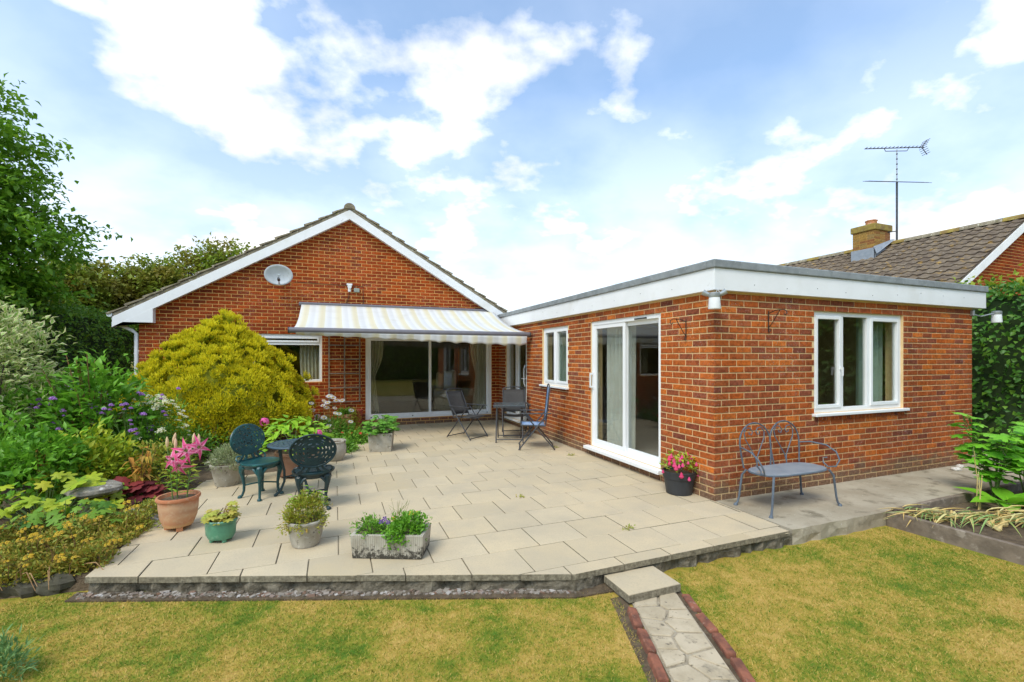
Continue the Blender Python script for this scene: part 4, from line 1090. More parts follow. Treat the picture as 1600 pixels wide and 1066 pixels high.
ft = thing('folding_table', 'small dark grey folding table by the glazed corner door', 'table', (3.13,8.16,0), R(-21))
MB().box(-.30,.30,-.30,.30,.688,.706).build('table_top', M_TTOP, ft, bevel=.006)
MB().tube([(-.29,-.29,.672),(.29,-.29,.672),(.29,.29,.672),(-.29,.29,.672)], .013, 8, closed=True).build('top_frame', M_FRAME, ft)
for s in (-1,1):
    MB().tube([(s*.25,-.27,.012),(s*.25,.20,.66)], .012, 8).build('leg', M_FRAME, ft, smooth=True)
    MB().tube([(s*.225,.27,.012),(s*.225,-.20,.66)], .012, 8).build('leg', M_FRAME, ft, smooth=True)
MB().tube([(-.25,-.235,.06),(.25,-.235,.06)], .009, 8).build('foot_bar', M_FRAME, ft); MB().tube([(-.225,.235,.06),(.225,.235,.06)], .009, 8).build('foot_bar', M_FRAME, ft)

# wrought iron bench
bn = thing('iron_bench', 'blue grey wrought iron bench with twin heart back', 'bench', (4.55,3.50,0))
pts = []
for i in range(44):
    t = 2*math.pi*i/44; ct, s_ = math.cos(t), math.sin(t)
    pts.append((.47*math.copysign(abs(ct)**.55, ct), .19*math.copysign(abs(s_)**.7, s_)))
MB().prism(pts, .388, .402, .004, .004).build('seat', M_BSEAT, bn)
MB().tube([(x*1.005,y*1.01,.386) for x,y in pts], .009, 6, closed=True).build('seat_rim', M_BENCH, bn, smooth=True)
for sx in (-1,1):
    for sy in (-1,1):
        MB().tube([(sx*.41,sy*.165,.388),(sx*.445,sy*.19,.33),(sx*.475,sy*.20,.10),(sx*.49,sy*.205,.04),(sx*.51,sy*.215,.012)], [.012,.012,.011,.011,.014], 8).build('leg', M_BENCH, bn, smooth=True)
        MB().lathe([(.016,0),(.022,.004),(.018,.02),(.008,.028)], 10, (sx*.51,sy*.215,0)).build('foot', M_BENCH, bn, smooth=True)
def bz(z): return .185 + .10*(z-.40)
for s in (-1,1):
    xc = s*.225
    loop = []
    for i in range(25):
        t = i/24*math.pi; loop.append((xc+.228*math.cos(t), bz(.67), .655+.215*math.sin(t)))
    lp = [(xc+.20, bz(.40), .40), (xc+.222, bz(.55), .55)] + loop + [(xc-.222, bz(.55), .55), (xc-.20, bz(.40), .40)]
    MB().tube([(x,bz(z),z) for x,_,z in lp], .0085, 8).build('back_loop', M_BENCH, bn, smooth=True)
    for q in (-1,1):
        h = [(xc,.43),(xc+q*.015,.50),(xc+q*.075,.60),(xc+q*.140,.70),(xc+q*.150,.77),(xc+q*.11,.82),(xc+q*.055,.815),(xc+q*.025,.775),(xc+q*.045,.74),(xc+q*.075,.75),(xc+q*.078,.775)]
        MB().tube([(x,bz(z)+.004,z) for x,z in h], .006, 6).build('heart_scroll', M_BENCH, bn, smooth=True)
    MB().tube([(xc,bz(.40),.40),(xc,bz(.46),.46)], .007, 6).build('scroll_stem', M_BENCH, bn)
    arm = [(s*.45,bz(.62),.62),(s*.52,.12,.635),(s*.565,-.03,.62),(s*.58,-.13,.56),(s*.565,-.175,.48),(s*.53,-.16,.41),(s*.49,-.10,.40),(s*.475,-.06,.44),(s*.50,-.04,.485),(s*.53,-.065,.49)]
    MB().tube(arm, .0085, 8).build('armrest', M_BENCH, bn, smooth=True)

# ================================================================== POTS
def pot(name, label, loc, prof, mat, n=32, sx=1, sy=1, rz=0, wob=None, soil=True, cat='plant pot'):
    t = thing(name, label, cat, (loc[0],loc[1],loc[2] if len(loc) > 2 else 0), rz)
    rt, zt = prof[-1]
    full = prof + [(rt-.014, zt-.002), (rt-.026, zt-.05), (rt-.03, zt-.055)]
    MB().lathe(full, n, sx=sx, sy=sy, wob=wob).build('body', mat, t, smooth=True)
    if soil: MB().lathe([(rt-.022, zt-.052), (rt-.022, zt-.034), (.02, zt-.028)], n, sx=sx, sy=sy).build('soil', M_SOIL, t)
    return t
def terramat():
    m, nt = newmat('banded_terracotta')
    g = N_(nt,'ShaderNodeNewGeometry'); s = N_(nt,'ShaderNodeSeparateXYZ'); nt.links.new(g.outputs['Position'], s.inputs[0])
    w = N_(nt,'ShaderNodeMath',operation='MULTIPLY_ADD'); w.inputs[1].default_value = .10; nt.links.new(noise(nt,6,4,.5), w.inputs[0]); nt.links.new(s.outputs['Z'], w.inputs[2])
    col = ramp(nt, w.outputs[0], [(0,(.60,.34,.15)),(.10,(.58,.33,.15)),(.13,(.52,.24,.12)),(.19,(.58,.32,.17)),(.23,(.50,.26,.14)),(.27,(.58,.35,.20)),(.33,(.50,.19,.09))])
    col = mixc(nt, ramp(nt, noise(nt,26,5,.6), [(.5,(0,0,0)),(.7,(.5,.5,.5))]), col, (.62,.46,.30))
    finish(nt, col, .85, 0, .3, noise(nt,60,4,.6), .3, .004); return m
px_, py_ = G(279,826)
lp_ = pot('terracotta_pot', 'large banded terracotta pot holding the pink lilies', (px_,py_,0), [(.085,.035),(.115,.04),(.145,.12),(.155,.20),(.160,.275),(.172,.282),(.176,.298),(.170,.312)], terramat())
for k in range(3):
    w = R(-70+120*k); MB().box(-.03,.03,-.025,.025,0,.045, Matrix.Translation((.08*math.cos(w),.08*math.sin(w),0)) @ Matrix.Rotation(w,4,'Z')).build('pot_foot', M_TERRA, lp_, bevel=.005)
px2, py2 = G(345,845)
gp_ = pot('glazed_pot', 'small oval green glazed ribbed pot', (px2,py2,0), [(.07,.022),(.10,.03),(.117,.07),(.122,.14),(.125,.165),(.134,.172),(.136,.186),(.128,.194)], M_GREEN_GL, 48, 1.0, .78, R(-20), wob=lambda w,z: 1+.018*math.cos(w*24) if .03 < z < .16 else 1)
for k in range(4):
    w = R(45+90*k); MB().lathe([(.014,0),(.02,.006),(.018,.035)], 10, (.075*math.cos(w),.055*math.sin(w),0)).build('pot_foot', M_GREEN_GL, gp_, smooth=True)
px3, py3 = G(478,850)
pot('stone_pot', 'round pale stone pot with ringed sides and a bushy heather', (px3,py3,0), [(.095,.0),(.108,.004),(.128,.08),(.140,.14),(.150,.19),(.158,.20),(.160,.214),(.152,.222)], M_STONE, 40, wob=lambda w,z: 1+.012*math.sin(z*160))
px4, py4 = G(355,757)
pot('stone_pot', 'weathered stone pot with raised swags filled with lavender', (px4,py4,0), [(.115,.0),(.13,.004),(.155,.12),(.175,.22),(.188,.235),(.192,.262),(.182,.272)], M_STONE, 40, wob=lambda w,z: 1+(.03*max(0,math.cos(w*6+z*20)) if .06<z<.2 else 0))
hx, hy = -.50, 6.80
hp_ = pot('terracotta_pot', 'wide brown terracotta pot holding the lime green hydrangea', (hx,hy,0), [(.17,.03),(.19,.034),(.215,.2),(.225,.29),(.24,.30),(.242,.33),(.232,.34)], pm('brown_terracotta', (.30,.16,.10), (.24,.12,.07), scale=5, rough=.85, bump=.2))
for k in range(3):
    w = R(-90+120*k+30); MB().box(-.04,.04,-.03,.03,0,.035, Matrix.Translation((.14*math.cos(w),.14*math.sin(w),0)) @ Matrix.Rotation(w,4,'Z')).build('pot_foot', M_TERRA, hp_, bevel=.005)
pot('stone_pot', 'rounded cream stone pot half hidden behind the shaded chair', (.0,7.62,0), [(.10,.0),(.13,.005),(.175,.10),(.18,.20),(.165,.27),(.178,.29),(.172,.305)], M_STONE, 36)
pot('terracotta_pot', 'tapered orange terracotta pot standing against the gable wall', (.26,10.72,0), [(.125,.0),(.135,.004),(.165,.22),(.172,.27),(.188,.272),(.194,.345),(.185,.35)], M_TERRA, 32)
pot('terracotta_pot', 'small red terracotta pot close to the sliding door frame', (.50,10.86,.0), [(.075,.0),(.08,.004),(.10,.36),(.112,.37),(.115,.41),(.108,.415)], pm('red_clay', (.42,.09,.05), (.36,.07,.04), scale=6, rough=.8, bump=.2), 24)
bx_, by_ = G(1061,770)
bp_ = pot('plastic_pot', 'black plastic pot of fuchsia at the corner of the extension', (bx_,by_,0), [(.135,.0),(.145,.004),(.172,.18),(.182,.185),(.190,.25),(.194,.262),(.186,.268)], M_BLACK, 36)
# stone trough
tg = thing('stone_trough', 'long rectangular stone trough planted with violas', 'planter', (.445,3.855,0), R(-23.5))
def open_box(lx, ly, h, th, mat, par, taper=.94):
    o_, i_ = [], []
    for z, k in ((0,taper),(h,1.0)):
        for sx,sy in ((-1,-1),(1,-1),(1,1),(-1,1)): o_.append((sx*lx/2*k, sy*ly/2*k, z))
    for sx,sy in ((-1,-1),(1,-1),(1,1),(-1,1)): i_.append((sx*(lx/2-th), sy*(ly/2-th), h))
    for sx,sy in ((-1,-1),(1,-1),(1,1),(-1,1)): i_.append((sx*(lx/2-th), sy*(ly/2-th), h*.7))
    fs = [(3,2,1,0)] + [(a,(a+1)%4,4+(a+1)%4,4+a) for a in range(4)] + [(4+a,4+(a+1)%4,8+(a+1)%4,8+a) for a in range(4)] + [(8+a,8+(a+1)%4,12+(a+1)%4,12+a) for a in range(4)] + [(12,13,14,15)]
    b = MB().add(o_+i_, fs).build('body', mat, par, bevel=.006)
    MB().box(-lx/2+th+.001, lx/2-th-.001, -ly/2+th+.001, ly/2-th-.001, h*.7, h-.018).build('soil', M_SOIL, par)
def ribbed_stone():
    m, nt = newmat('ribbed_trough_stone')
    tcx = N_(nt,'ShaderNodeTexCoord'); s = N_(nt,'ShaderNodeSeparateXYZ'); nt.links.new(tcx.outputs['Object'], s.inputs[0])
    wv = N_(nt,'ShaderNodeMath',operation='MULTIPLY'); wv.inputs[1].default_value = 420; nt.links.new(s.outputs['X'], wv.inputs[0])
    sn = N_(nt,'ShaderNodeMath',operation='SINE'); nt.links.new(wv.outputs[0], sn.inputs[0])
    col = ramp(nt, noise(nt,7,6,.6), [(.38,(.48,.44,.36)),(.62,(.36,.32,.25))])
    ad = N_(nt,'ShaderNodeMath',operation='MULTIPLY_ADD'); ad.inputs[1].default_value = -1.9; nt.links.new(s.outputs['Z'], ad.inputs[0]); nt.links.new(noise(nt,30,6,.75), ad.inputs[2])
    col = mixc(nt, ramp(nt, ad.outputs[0], [(.34,(0,0,0)),(.46,(.92,.92,.92))]), col, (.035,.03,.022))
    finish(nt, col, .95, 0, .25, sn.outputs[0], .5, .004); return m
M_RIB = ribbed_stone()
open_box(.585, .30, .19, .03, M_RIB, tg, .95)
sq = thing('square_planter', 'square weathered concrete planter by the flower bed', 'planter', (.76,8.14,0), R(-12))
open_box(.40, .40, .31, .045, M_STONE, sq, .88)

# ------------------------------------------------------------------ bin, bird bath, rocks, shells, hook
bi = thing('wheelie_bin', 'dark wheelie bin with grey lid beside the bungalow', 'bin', (-4.15,11.55,LAWN_Z), R(8))
bb = MB(); bb.add([(-.21,-.24,.08),(.21,-.24,.08),(.21,.20,.08),(-.21,.20,.08),(-.26,-.30,.98),(.26,-.30,.98),(.26,.28,.98),(-.26,.28,.98)], [(0,3,2,1),(4,5,6,7),(0,1,5,4),(1,2,6,5),(2,3,7,6),(3,0,4,7)]); bb.build('body', M_BIN, bi, bevel=.02)
MB().box(-.275,.275,-.33,.30,.985,1.045).build('lid', M_BINLID, bi, bevel=.025)
for s in (-1,1): MB().tube([(s*.2,.25,.09),(s*.245,.25,.09)], .09, 16).build('wheel', M_BLACK, bi, smooth=True)
MB().tube([(-.24,.34,.95),(.24,.34,.95)], .018, 8).build('handle', M_BIN, bi)
def rock(label, loc, s, seed, cat='rock', mat=None, group=None):
    r_ = np.random.default_rng(seed); mb = MB(); vs = []; n, m = 12, 7
    ph = r_.uniform(0,6,8)
    for j in range(m+1):
        t = math.pi*j/m
        for k in range(n):
            w = 2*math.pi*k/n
            q = 1+.18*math.sin(2*w+ph[0]+t)+.14*math.sin(3*w+ph[1]-2*t)+.10*math.sin(5*w+ph[2]+3*t)+r_.uniform(-.07,.07)
            vs.append((s[0]*q*math.sin(t)*math.cos(w), s[1]*q*math.sin(t)*math.sin(w), s[2]*(q*.5+.5)*math.cos(t)))
    fs = [(j*n+k, (j+1)*n+k, (j+1)*n+(k+1)%n, j*n+(k+1)%n) for j in range(m) for k in range(n)]
    o = mb.add(vs, fs).build('rock', mat or M_ROCK); o.location = loc; return tag(o, label, cat, group)
rock('pale grey rockery stone below the burgundy heuchera', (*G(218,812),.02), (.15,.11,.10), 1)
rock('small white flecked rockery stone at the edge of the patio', (*G(236,815),.01), (.07,.06,.06), 2)
rock('flat grey rockery stone near the terracotta lily pot', (*G(247,790),.0), (.12,.09,.05), 3)
rock('small pinkish stone in the bare soil behind the lily pot', (*G(235,768),.0), (.06,.05,.05), 4)
for i, (u, v) in enumerate(((14,925),(52,922),(92,918))):
    x, y = G(u, v, LAWN_Z); rock(('dark mossy edging stone at the free end of the bed edge', 'dark mossy edging stone between two others under the stonecrop', 'dark mossy edging stone touching the corner of the patio')[i], (x, min(y, 4.50)-.06, LAWN_Z+.055), (.125,.085,.09), 10+i, 'edging stone', pm('dark_edging_stone%d' % i, (.055,.048,.035), (.10,.09,.06), scale=9, rough=1, bump=.8, bscale=30), 'edging stones of the flower bed')
M_SHELL = pm('white_shell', (.70,.66,.60), (.58,.53,.46), scale=20, rough=.7, bump=.3)
for i, (u,v) in enumerate(((1494,735),(1500,731))):
    o = rock(('white shell lying on the concrete path a hand from the wall','white shell touching the foot of the extension wall')[i], (*G(u,v),.018), (.06,.045,.028), 30+i, 'shell', M_SHELL, 'shells by the extension wall')
    o.name = 'shell'
bbx, bby = G(148,806)
bt = thing('staddle_stone', 'mushroom shaped stone pedestal in the flower bed', 'stone pedestal', (bbx,bby,-.02))
MB().lathe([(.15,0),(.14,.08),(.10,.18),(.09,.24)], 20, wob=lambda w,z: 1+.05*math.sin(3*w+z*20)).build('base', M_ROCK, bt, smooth=True)
MB().lathe([(.10,.235),(.20,.25),(.225,.28),(.22,.31),(.17,.335),(.05,.34)], 26, wob=lambda w,z: 1+.05*math.sin(4*w+z*9)+.03*math.sin(9*w+z*31)).build('cap', M_ROCK, bt, smooth=True)
hk = tag(MB().tube([(0,0,0),(0,0,.75),(.01,0,.82),(.045,0,.86),(.08,0,.84),(.085,0,.79),(.07,0,.76)], .009, 8).build('plant_hook', M_WIRE, smooth=True), 'black iron crook standing among the verbena', 'garden hook'); hk.location = (*G(95,748), 0)
# raised bed
rb = thing('raised_bed', 'raised vegetable bed edged with weathered oak sleepers', 'raised bed', (5.34,2.97,LAWN_Z))
M_RB = Matrix.Translation((5.31,2.985,0)) @ Matrix.Rotation(R(-87),4,'Z')
MB().box(0,2.3,-.005,.05,LAWN_Z-.02,.012, M_RB).build('sleeper', M_WOOD, rb, world=True, bevel=.006)
MB().box(0,1.12,-.05,0,LAWN_Z-.02,.035, Matrix.Translation((5.37,2.978,0)) @ Matrix.Rotation(R(2.0),4,'Z')).build('sleeper', M_WOOD, rb, world=True, bevel=.006)
MB().box(0,2.4,-.05,0,LAWN_Z-.02,.028, Matrix.Translation((6.50,3.02,0)) @ Matrix.Rotation(R(1.2),4,'Z')).build('sleeper', M_WOOD, rb, world=True, bevel=.006)
MB().prism([(5.36,2.93),(5.46,.75),(9.5,.75),(9.5,3.0),(6.5,2.965)], LAWN_Z-.02, -.055).build('soil', M_SOIL, rb, world=True)

# ================================================================== NEIGHBOURING HOUSE
nb = thing('neighbouring_bungalow', 'neighbouring bungalow with brown lichened tile roof beyond the extension', 'building', (15.6,11.0,LAWN_Z))
NX, NZ, NS, NY0, NY1 = 15.6, 4.93, .594, 5.75, 17.5
NW = Wall('F', NY0+.12)
nm_ = wall_mass(NW, 11.75, 19.45, LAWN_Z, 2.45, [])
nm_.add([(11.75,NY0+.12,2.45),(19.45,NY0+.12,2.45),(NX,NY0+.12,4.78)], [(0,1,2)])
nw = nm_.build('wall', M_MORTAR_G, nb, world=True)
sw = MB(); sw.box(11.75,11.97,NY0+.34,NY1,LAWN_Z,2.45); sw.box(19.23,19.45,NY0+.34,NY1,LAWN_Z,2.45); sw.build('wall', M_MORTAR_G, nb, world=True)
def nlim(z):
    hw = (4.78 - z)/NS - .02
    return (max(11.75, NX-hw), min(19.45, NX+hw)) if z > 2.4 else (11.75, 19.45)
lay_bricks([(NW, nw, [r for r in brick_rects(11.75, 19.45, 0, 63, [], 0, nlim) if r[2] > .3])], M_BRICK_G, 160)
ca, sa = math.cos(math.atan(NS)), math.sin(math.atan(NS))
def npt(s, t, y, lift): return (NX + s*t*ca + s*sa*lift, y, NZ - t*sa + ca*lift)
NTL = 4.75
for s in (-1,1):
    A = [npt(s,0,NY0,0), npt(s,NTL,NY0,0), npt(s,NTL,NY1,0), npt(s,0,NY1,0)]; B = [npt(s,0,NY0,.04), npt(s,NTL,NY0,.04), npt(s,NTL,NY1,.04), npt(s,0,NY1,.04)]
    nr = MB().add(A+B, [(0,1,2,3),(7,6,5,4),(0,4,5,1),(1,5,6,2),(2,6,7,3),(3,7,4,0)]).build('roof', M_TILE, nb, world=True)
    A = [npt(s,0,NY0-.03,-.005), npt(s,NTL,NY0-.03,-.005), npt(s,NTL,NY0-.002,-.005), npt(s,0,NY0-.002,-.005)]
    B = [(p[0],p[1],p[2]-.20) for p in A]
    MB().add(A+B, [(0,3,2,1),(4,5,6,7),(0,1,5,4),(1,2,6,5),(2,3,7,6),(3,0,4,7)]).build('bargeboard', M_FASCIA, nb, world=True)
    if s < 0:
        TW, TH_ = .235, .27; prof = [(-.118,.0),(-.085,.0),(-.015,.0),(.022,.020),(.058,.030),(.095,.020),(.121,.0)]
        cand = []
        for i in range(int(NTL/TH_)+1):
            for j in range(int((NY1-NY0)/TW)):
                y = NY0 + .10 + j*TW; t = i*TH_; c = npt(s,t+TH_/2,y,.06); u, v, f = pix(*c)
                cand.append((1/f if u < 1640 and v < 470 else 0, t, y))
        cand.sort(key=lambda q: -q[0])
        def tile_geo(t, y, j):
            top = [npt(s,t-.02,y+a,.045+h) for a,h in prof]; bot = [npt(s,t+TH_+.03,y+a,.075+h+j) for a,h in prof]; und = [npt(s,t+TH_+.03,y+a,.050+h*.6) for a,h in prof]
            n = len(prof); return top+bot+und, [(k,k+1,n+k+1,n+k) for k in range(n-1)] + [(n+k,n+k+1,2*n+k+1,2*n+k) for k in range(n-1)]
        rest = MB()
        for q, (sc, t, y) in enumerate(cand):
            vs, fs = tile_geo(t, y, random.uniform(-.006,.008))
            fs = [f[::-1] for f in fs]
            if q < 300 and sc > 0: MB().add(vs, fs).build('tile', M_TILE, nr, world=True)
            else: rest.add(vs, fs)
        rest.build('tiles', M_TILE, nr, world=True, kind='stuff')
for k in range(28):
    y0 = NY0-.03 + k*.42
    pts = [(NX+.13*math.cos(w), y, NZ+.03+.12*math.sin(w)) for y in (y0,y0+.425) for w in [math.pi*i/8 for i in range(9)]]
    MB().add(pts, [(i,i+1,9+i+1,9+i) for i in range(8)] + [tuple(range(8,-1,-1)), tuple(range(9,18))]).build('ridge_tile', M_VERGE if k % 3 else M_LICHEN, nb, world=True, smooth=True)
ch = (15.2, 8.95)
cs = MB().box(ch[0]-.36,ch[0]+.36,ch[1]-.30,ch[1]+.30,4.3,5.36).build('chimney', M_MORTAR_G, nb, world=True)
cb = MB()
for k in range(14):
    z = 4.35 + k*.075
    for face in range(4):
        ln = .72 if face % 2 == 0 else .60
        nbk = 3; wbk = (ln-.01*(nbk-1))/nbk
        for i in range(nbk):
            a = -ln/2 + i*(wbk+.01) + (0 if k % 2 else 0)
            if face == 0: cb.box(ch[0]+a, ch[0]+a+wbk, ch[1]-.308, ch[1]-.296, z, z+.063)
            elif face == 2: cb.box(ch[0]+a, ch[0]+a+wbk, ch[1]+.296, ch[1]+.308, z, z+.063)
            elif face == 1: cb.box(ch[0]-.368, ch[0]-.356, ch[1]+a, ch[1]+a+wbk, z, z+.063)
            else: cb.box(ch[0]+.356, ch[0]+.368, ch[1]+a, ch[1]+a+wbk, z, z+.063)
cb.build('bricks', M_CHIM, cs, world=True, kind='stuff')
MB().box(ch[0]-.41,ch[0]+.41,ch[1]-.35,ch[1]+.35,5.36,5.55).build('chimney_cap', M_LICHEN, cs, world=True, bevel=.02)
MB().lathe([(.15,5.55),(.14,5.70),(.15,5.71),(.15,5.74),(.11,5.74)], 20, (ch[0],ch[1],0), wob=lambda w,z: 1+(.08*math.cos(w*6) if z > 5.7 else 0)).build('chimney_pot', M_TERRA, cs, world=True, smooth=True)
fl_ = MB()
fl_.add([(ch[0]-.43,ch[1]-.40,4.62),(ch[0]+.43,ch[1]-.40,5.12),(ch[0]+.43,ch[1]-.315,5.14),(ch[0]-.43,ch[1]-.315,4.85)], [(0,1,2,3)])
fl_.box(ch[0]-.40,ch[0]+.37,ch[1]-.335,ch[1]-.31,4.5,4.83); fl_.box(ch[0]-.40,ch[0]-.37,ch[1]-.33,ch[1]+.33,4.5,4.83)
fl_.build('flashing', M_LEAD, cs, world=True)
# aerials on the mast
ma = thing('aerial_mast', 'tall thin mast carrying two television aerials beside the chimney', 'aerial', (15.62,8.50,4.9))
mz = 7.78-4.9
MB().tube([(0,0,-.15),(0,0,1.9)], .028, 8).build('pole', M_FRAME_B, ma, smooth=True)
MB().tube([(0,0,1.9),(0,0,mz)], .015, 8).build('pole', M_GALV, ma, smooth=True)
for k in range(6): MB().tube([(0,0,1.98+k*.15),(0,0,2.01+k*.15)], .021, 8).build('clip', M_WIRE, ma)
MB().tube([(0,0,.45),(-.35,.3,.42)], .014, 6).build('stay', M_FRAME_B, ma)
aw_ = R(-21.3)
def A_(d, q=0, z=0): return (d*math.cos(aw_)-q*math.sin(aw_), d*math.sin(aw_)+q*math.cos(aw_), z)
MB().tube([A_(-.95,0,mz+.02),A_(.80,0,mz+.07)], .014, 6).build('boom', M_WIRE, ma)
for k in range(15):
    d = -.92+k*.115; z = mz+.02+(d+.95)*.029; MB().tube([A_(d,-.06,z+.02),A_(d,.06,z+.02)], .009, 6).build('director', M_WIRE, ma)
MB().tube([A_(-.38,0,mz+.04),A_(-.34,0,mz-.05),A_(.30,0,mz-.04),A_(.36,0,mz+.06)], .010, 6).build('cradle', M_WIRE, ma)
for q in (-1,1):
    for i in range(4): MB().tube([A_(.78+i*.03,-.13,mz+.07+q*(.03+i*.055)),A_(.78+i*.03,.13,mz+.07+q*(.03+i*.055))], .008, 6).build('reflector_rod', M_WIRE, ma)
    MB().tube([A_(.74,0,mz+.065),A_(.90,0,mz+.07+q*.22)], .010, 6).build('reflector_arm', M_WIRE, ma)
b2 = R(25)
def B_(d, q, z): return (d*math.cos(b2)-q*math.sin(b2), d*math.sin(b2)+q*math.cos(b2), z)
zz = 1.92
b0 = R(-60)
MB().tube([(-.42,-.24,zz-.15),(.42,.24,zz+.15)], .013, 6).build('boom', M_WIRE, ma)
for t, L in ((-.42,1.0),(0,.95),(.06,.9),(.42,.85)):
    c = (t, t*.57, zz+t*.36); dx, dy = .9317, -.3633
    MB().tube([(c[0]-dx*L,c[1]-dy*L,c[2]+.02),(c[0]+dx*L,c[1]+dy*L,c[2]-.02)], .006, 6).build('element', M_WIRE, ma)

# ================================================================== PLANTS
def leaf_shape(name, mat, w=.4, lobes=0, droop=.18, fold=.12, depth=.35, n=5, tip=.5):
    """one leaf of length 1 along +Y, face up +Z"""
    vs = [(0,0,0)]; side = []
    if lobes:
        pts = []
        m = lobes*4
        for i in range(m+1):
            t = -.88*math.pi + 1.76*math.pi*i/m
            r = .55*(1 - depth*(.5-.5*math.cos(2*math.pi*i/m*lobes)))
            r = .55*((1-depth) + depth*abs(math.cos(math.pi*i/m*lobes)))
            x = r*math.sin(t)*w*2; y = .45 + r*math.cos(t)
            pts.append((x, y, -droop*(y*y) - fold*.0 - .10*abs(x)*abs(x)*2))
        vs = [(0,.42,.02)] + pts + [(0,.02,0)]
        k = len(vs); fs = [(0,i+1,i) for i in range(1,k-1)] + [(0,1,k-1)]
    else:
        prof = [math.sin(math.pi*min(1,(i/(n))**tip*1.0)) for i in range(n+1)]
        mid = [(0, i/n, -droop*(i/n)**2) for i in range(n+1)]
        vs = list(mid)
        for sgn in (1,-1):
            for i in range(1,n): vs.append((sgn*w/2*prof[i], i/n, -droop*(i/n)**2 + fold*prof[i]*w))
        fs = []
        L = lambda i: n+i; Rr = lambda i: n+(n-1)+i
        for i in range(n):
            if i == 0: fs += [(0,1,L(1)),(0,Rr(1),1)]
            elif i == n-1: fs += [(i,n,L(i)),(i,Rr(i),n)]
            else: fs += [(i,i+1,L(i+1),L(i)),(i,Rr(i),Rr(i+1),i+1)]
    me = MB().add(vs, fs).mesh(name, mat)
    at = me.attributes.new('edge','FLOAT','POINT')
    for i, v in enumerate(me.vertices): at.data[i].value = min(1.0, abs(v.co.x)/(w*.42))
    return me
def orient(p, d, up, s):
    y = Vector(d).normalized(); z = Vector(up); z = z - y*z.dot(y)
    if z.length < 1e-4: z = y.orthogonal()
    z.normalize(); x = y.cross(z)
    m = Matrix(((x.x,y.x,z.x,p[0]),(x.y,y.y,z.y,p[1]),(x.z,y.z,z.z,p[2]),(0,0,0,1)))
    return m @ Matrix.Scale(s,4)
def put_leaf(name, me, parent, p, d, up, s): return link(name, me, parent, M=orient(p,d,up,s))
def plant(name, label, cat, x, y, z=0.0, group=None): return thing(name, label, cat, (x,y,z), 0, group)
def stems_mesh(parent, lst, mat, r=.006, n=5, name='stem'):
    mb = MB()
    for pts in lst: mb.tube(pts, [r*(1-.5*i/(len(pts)-1)) for i in range(len(pts))], n)
    return mb.build(name, mat, parent, smooth=True)
def shell_pts(rng, n, c, rad, inner=.55, zmin=-.6, lumps=0, lamp=.18):
    d = nrm(rng.normal(size=(n*2,3))); d = d[d[:,2] > zmin][:n]
    r = inner + (1-inner)*rng.random(len(d))**.6
    if lumps:
        ph = rng.uniform(0,6.28,(4,)); a = np.arctan2(d[:,1],d[:,0])
        r = r*(1+lamp*np.sin(a*3+ph[0]+d[:,2]*4)*np.sin(d[:,2]*5+ph[1]) + lamp*.6*np.sin(a*7+ph[2]+d[:,2]*7))
    return np.array(c) + d*r[:,None]*np.array(rad), d
def bush_np(par, c, rad, n_clump, per, L, W, mat, seed, name='foliage', inner=.6, zmin=-.6, lumps=True, cl=.10, up=.35, spread=.9, full=True, fold=.25, droop=.15, hang=0., kind=None):
    rng = np.random.default_rng(seed)
    C, D = shell_pts(rng, n_clump, c, rad, inner, zmin, lumps)
    P = np.repeat(C, per, 0) + rng.normal(size=(len(C)*per,3))*cl
    O = np.repeat(D, per, 0)
    n = len(P)
    return leaf_cloud(name, P, O, L*rng.uniform(.6,1.25,n), W*rng.uniform(.6,1.25,n), mat, par, up, spread, full, fold, droop, world=False, kind=kind, hang=hang)

# --- golden conifer
cxy = (-1.86, 9.45)
cf = plant('golden_conifer', 'large domed golden yellow conifer in front of the bungalow window', 'conifer', *cxy)
rng = np.random.default_rng(2)
def dome_r(d, rng=None):
    a = np.arctan2(d[:,1], d[:,0]); z = d[:,2]
    return 1 + .085*np.sin(a*5+z*6) + .08*np.sin(a*9-z*11+1.3) + .04*np.sin(a*15+z*17+.4)
vs = []; n, m = 48, 26
dd = []
for j in range(m+1):
    t = math.pi*.62*j/m
    for k in range(n):
        w = 2*math.pi*k/n; dd.append((math.sin(t)*math.cos(w), math.sin(t)*math.sin(w), math.cos(t)))
dd = np.array(dd); rr_c = dome_r(dd)
def dome_pos(d, k=1.0):
    r = dome_r(d)*k; up = np.maximum(d[:,2],0)
    return np.stack([d[:,0]*r*1.42, d[:,1]*r*1.12, .85 + d[:,2]*r*np.where(d[:,2]>0,1.24,.9)], 1) * np.array([1,1,1])
def taper(P): 
    k = 1 - .50*np.clip((P[:,2]-.6)/1.5,0,1)**1.15
    Q = P.copy(); Q[:,0] *= k; Q[:,1] *= k; return Q
V = taper(dome_pos(dd, .66))
MB().add([tuple(p) for p in V], [(j*n+k,(j+1)*n+k,(j+1)*n+(k+1)%n,j*n+(k+1)%n) for j in range(m) for k in range(n)]).build('inner_foliage', L_CONIF_IN, cf, smooth=True)
d = nrm(rng.normal(size=(9000,3))); d = d[d[:,2] > -.62]
keep = [0]
for i in range(1, len(d)):                     # evenly spread tufts
    if np.min(np.sum((d[keep]-d[i])**2, 1)) > .0070: keep.append(i)
d = d[keep]
C = taper(dome_pos(d, rng.uniform(.86,1.0,len(d))))
per = 135
O = np.repeat(d,per,0); Cc = np.repeat(C,per,0); n_ = len(O)
TS = np.repeat(rng.uniform(.75,1.35,len(C)),per)[:,None]
dv_ = nrm(O*.75 + rand_unit(n_,rng)*.8 + np.array([0,0,.75])); rad_ = (rng.random(n_)**.55)[:,None]
P = Cc + dv_*rad_*np.array([.125,.125,.17])*TS
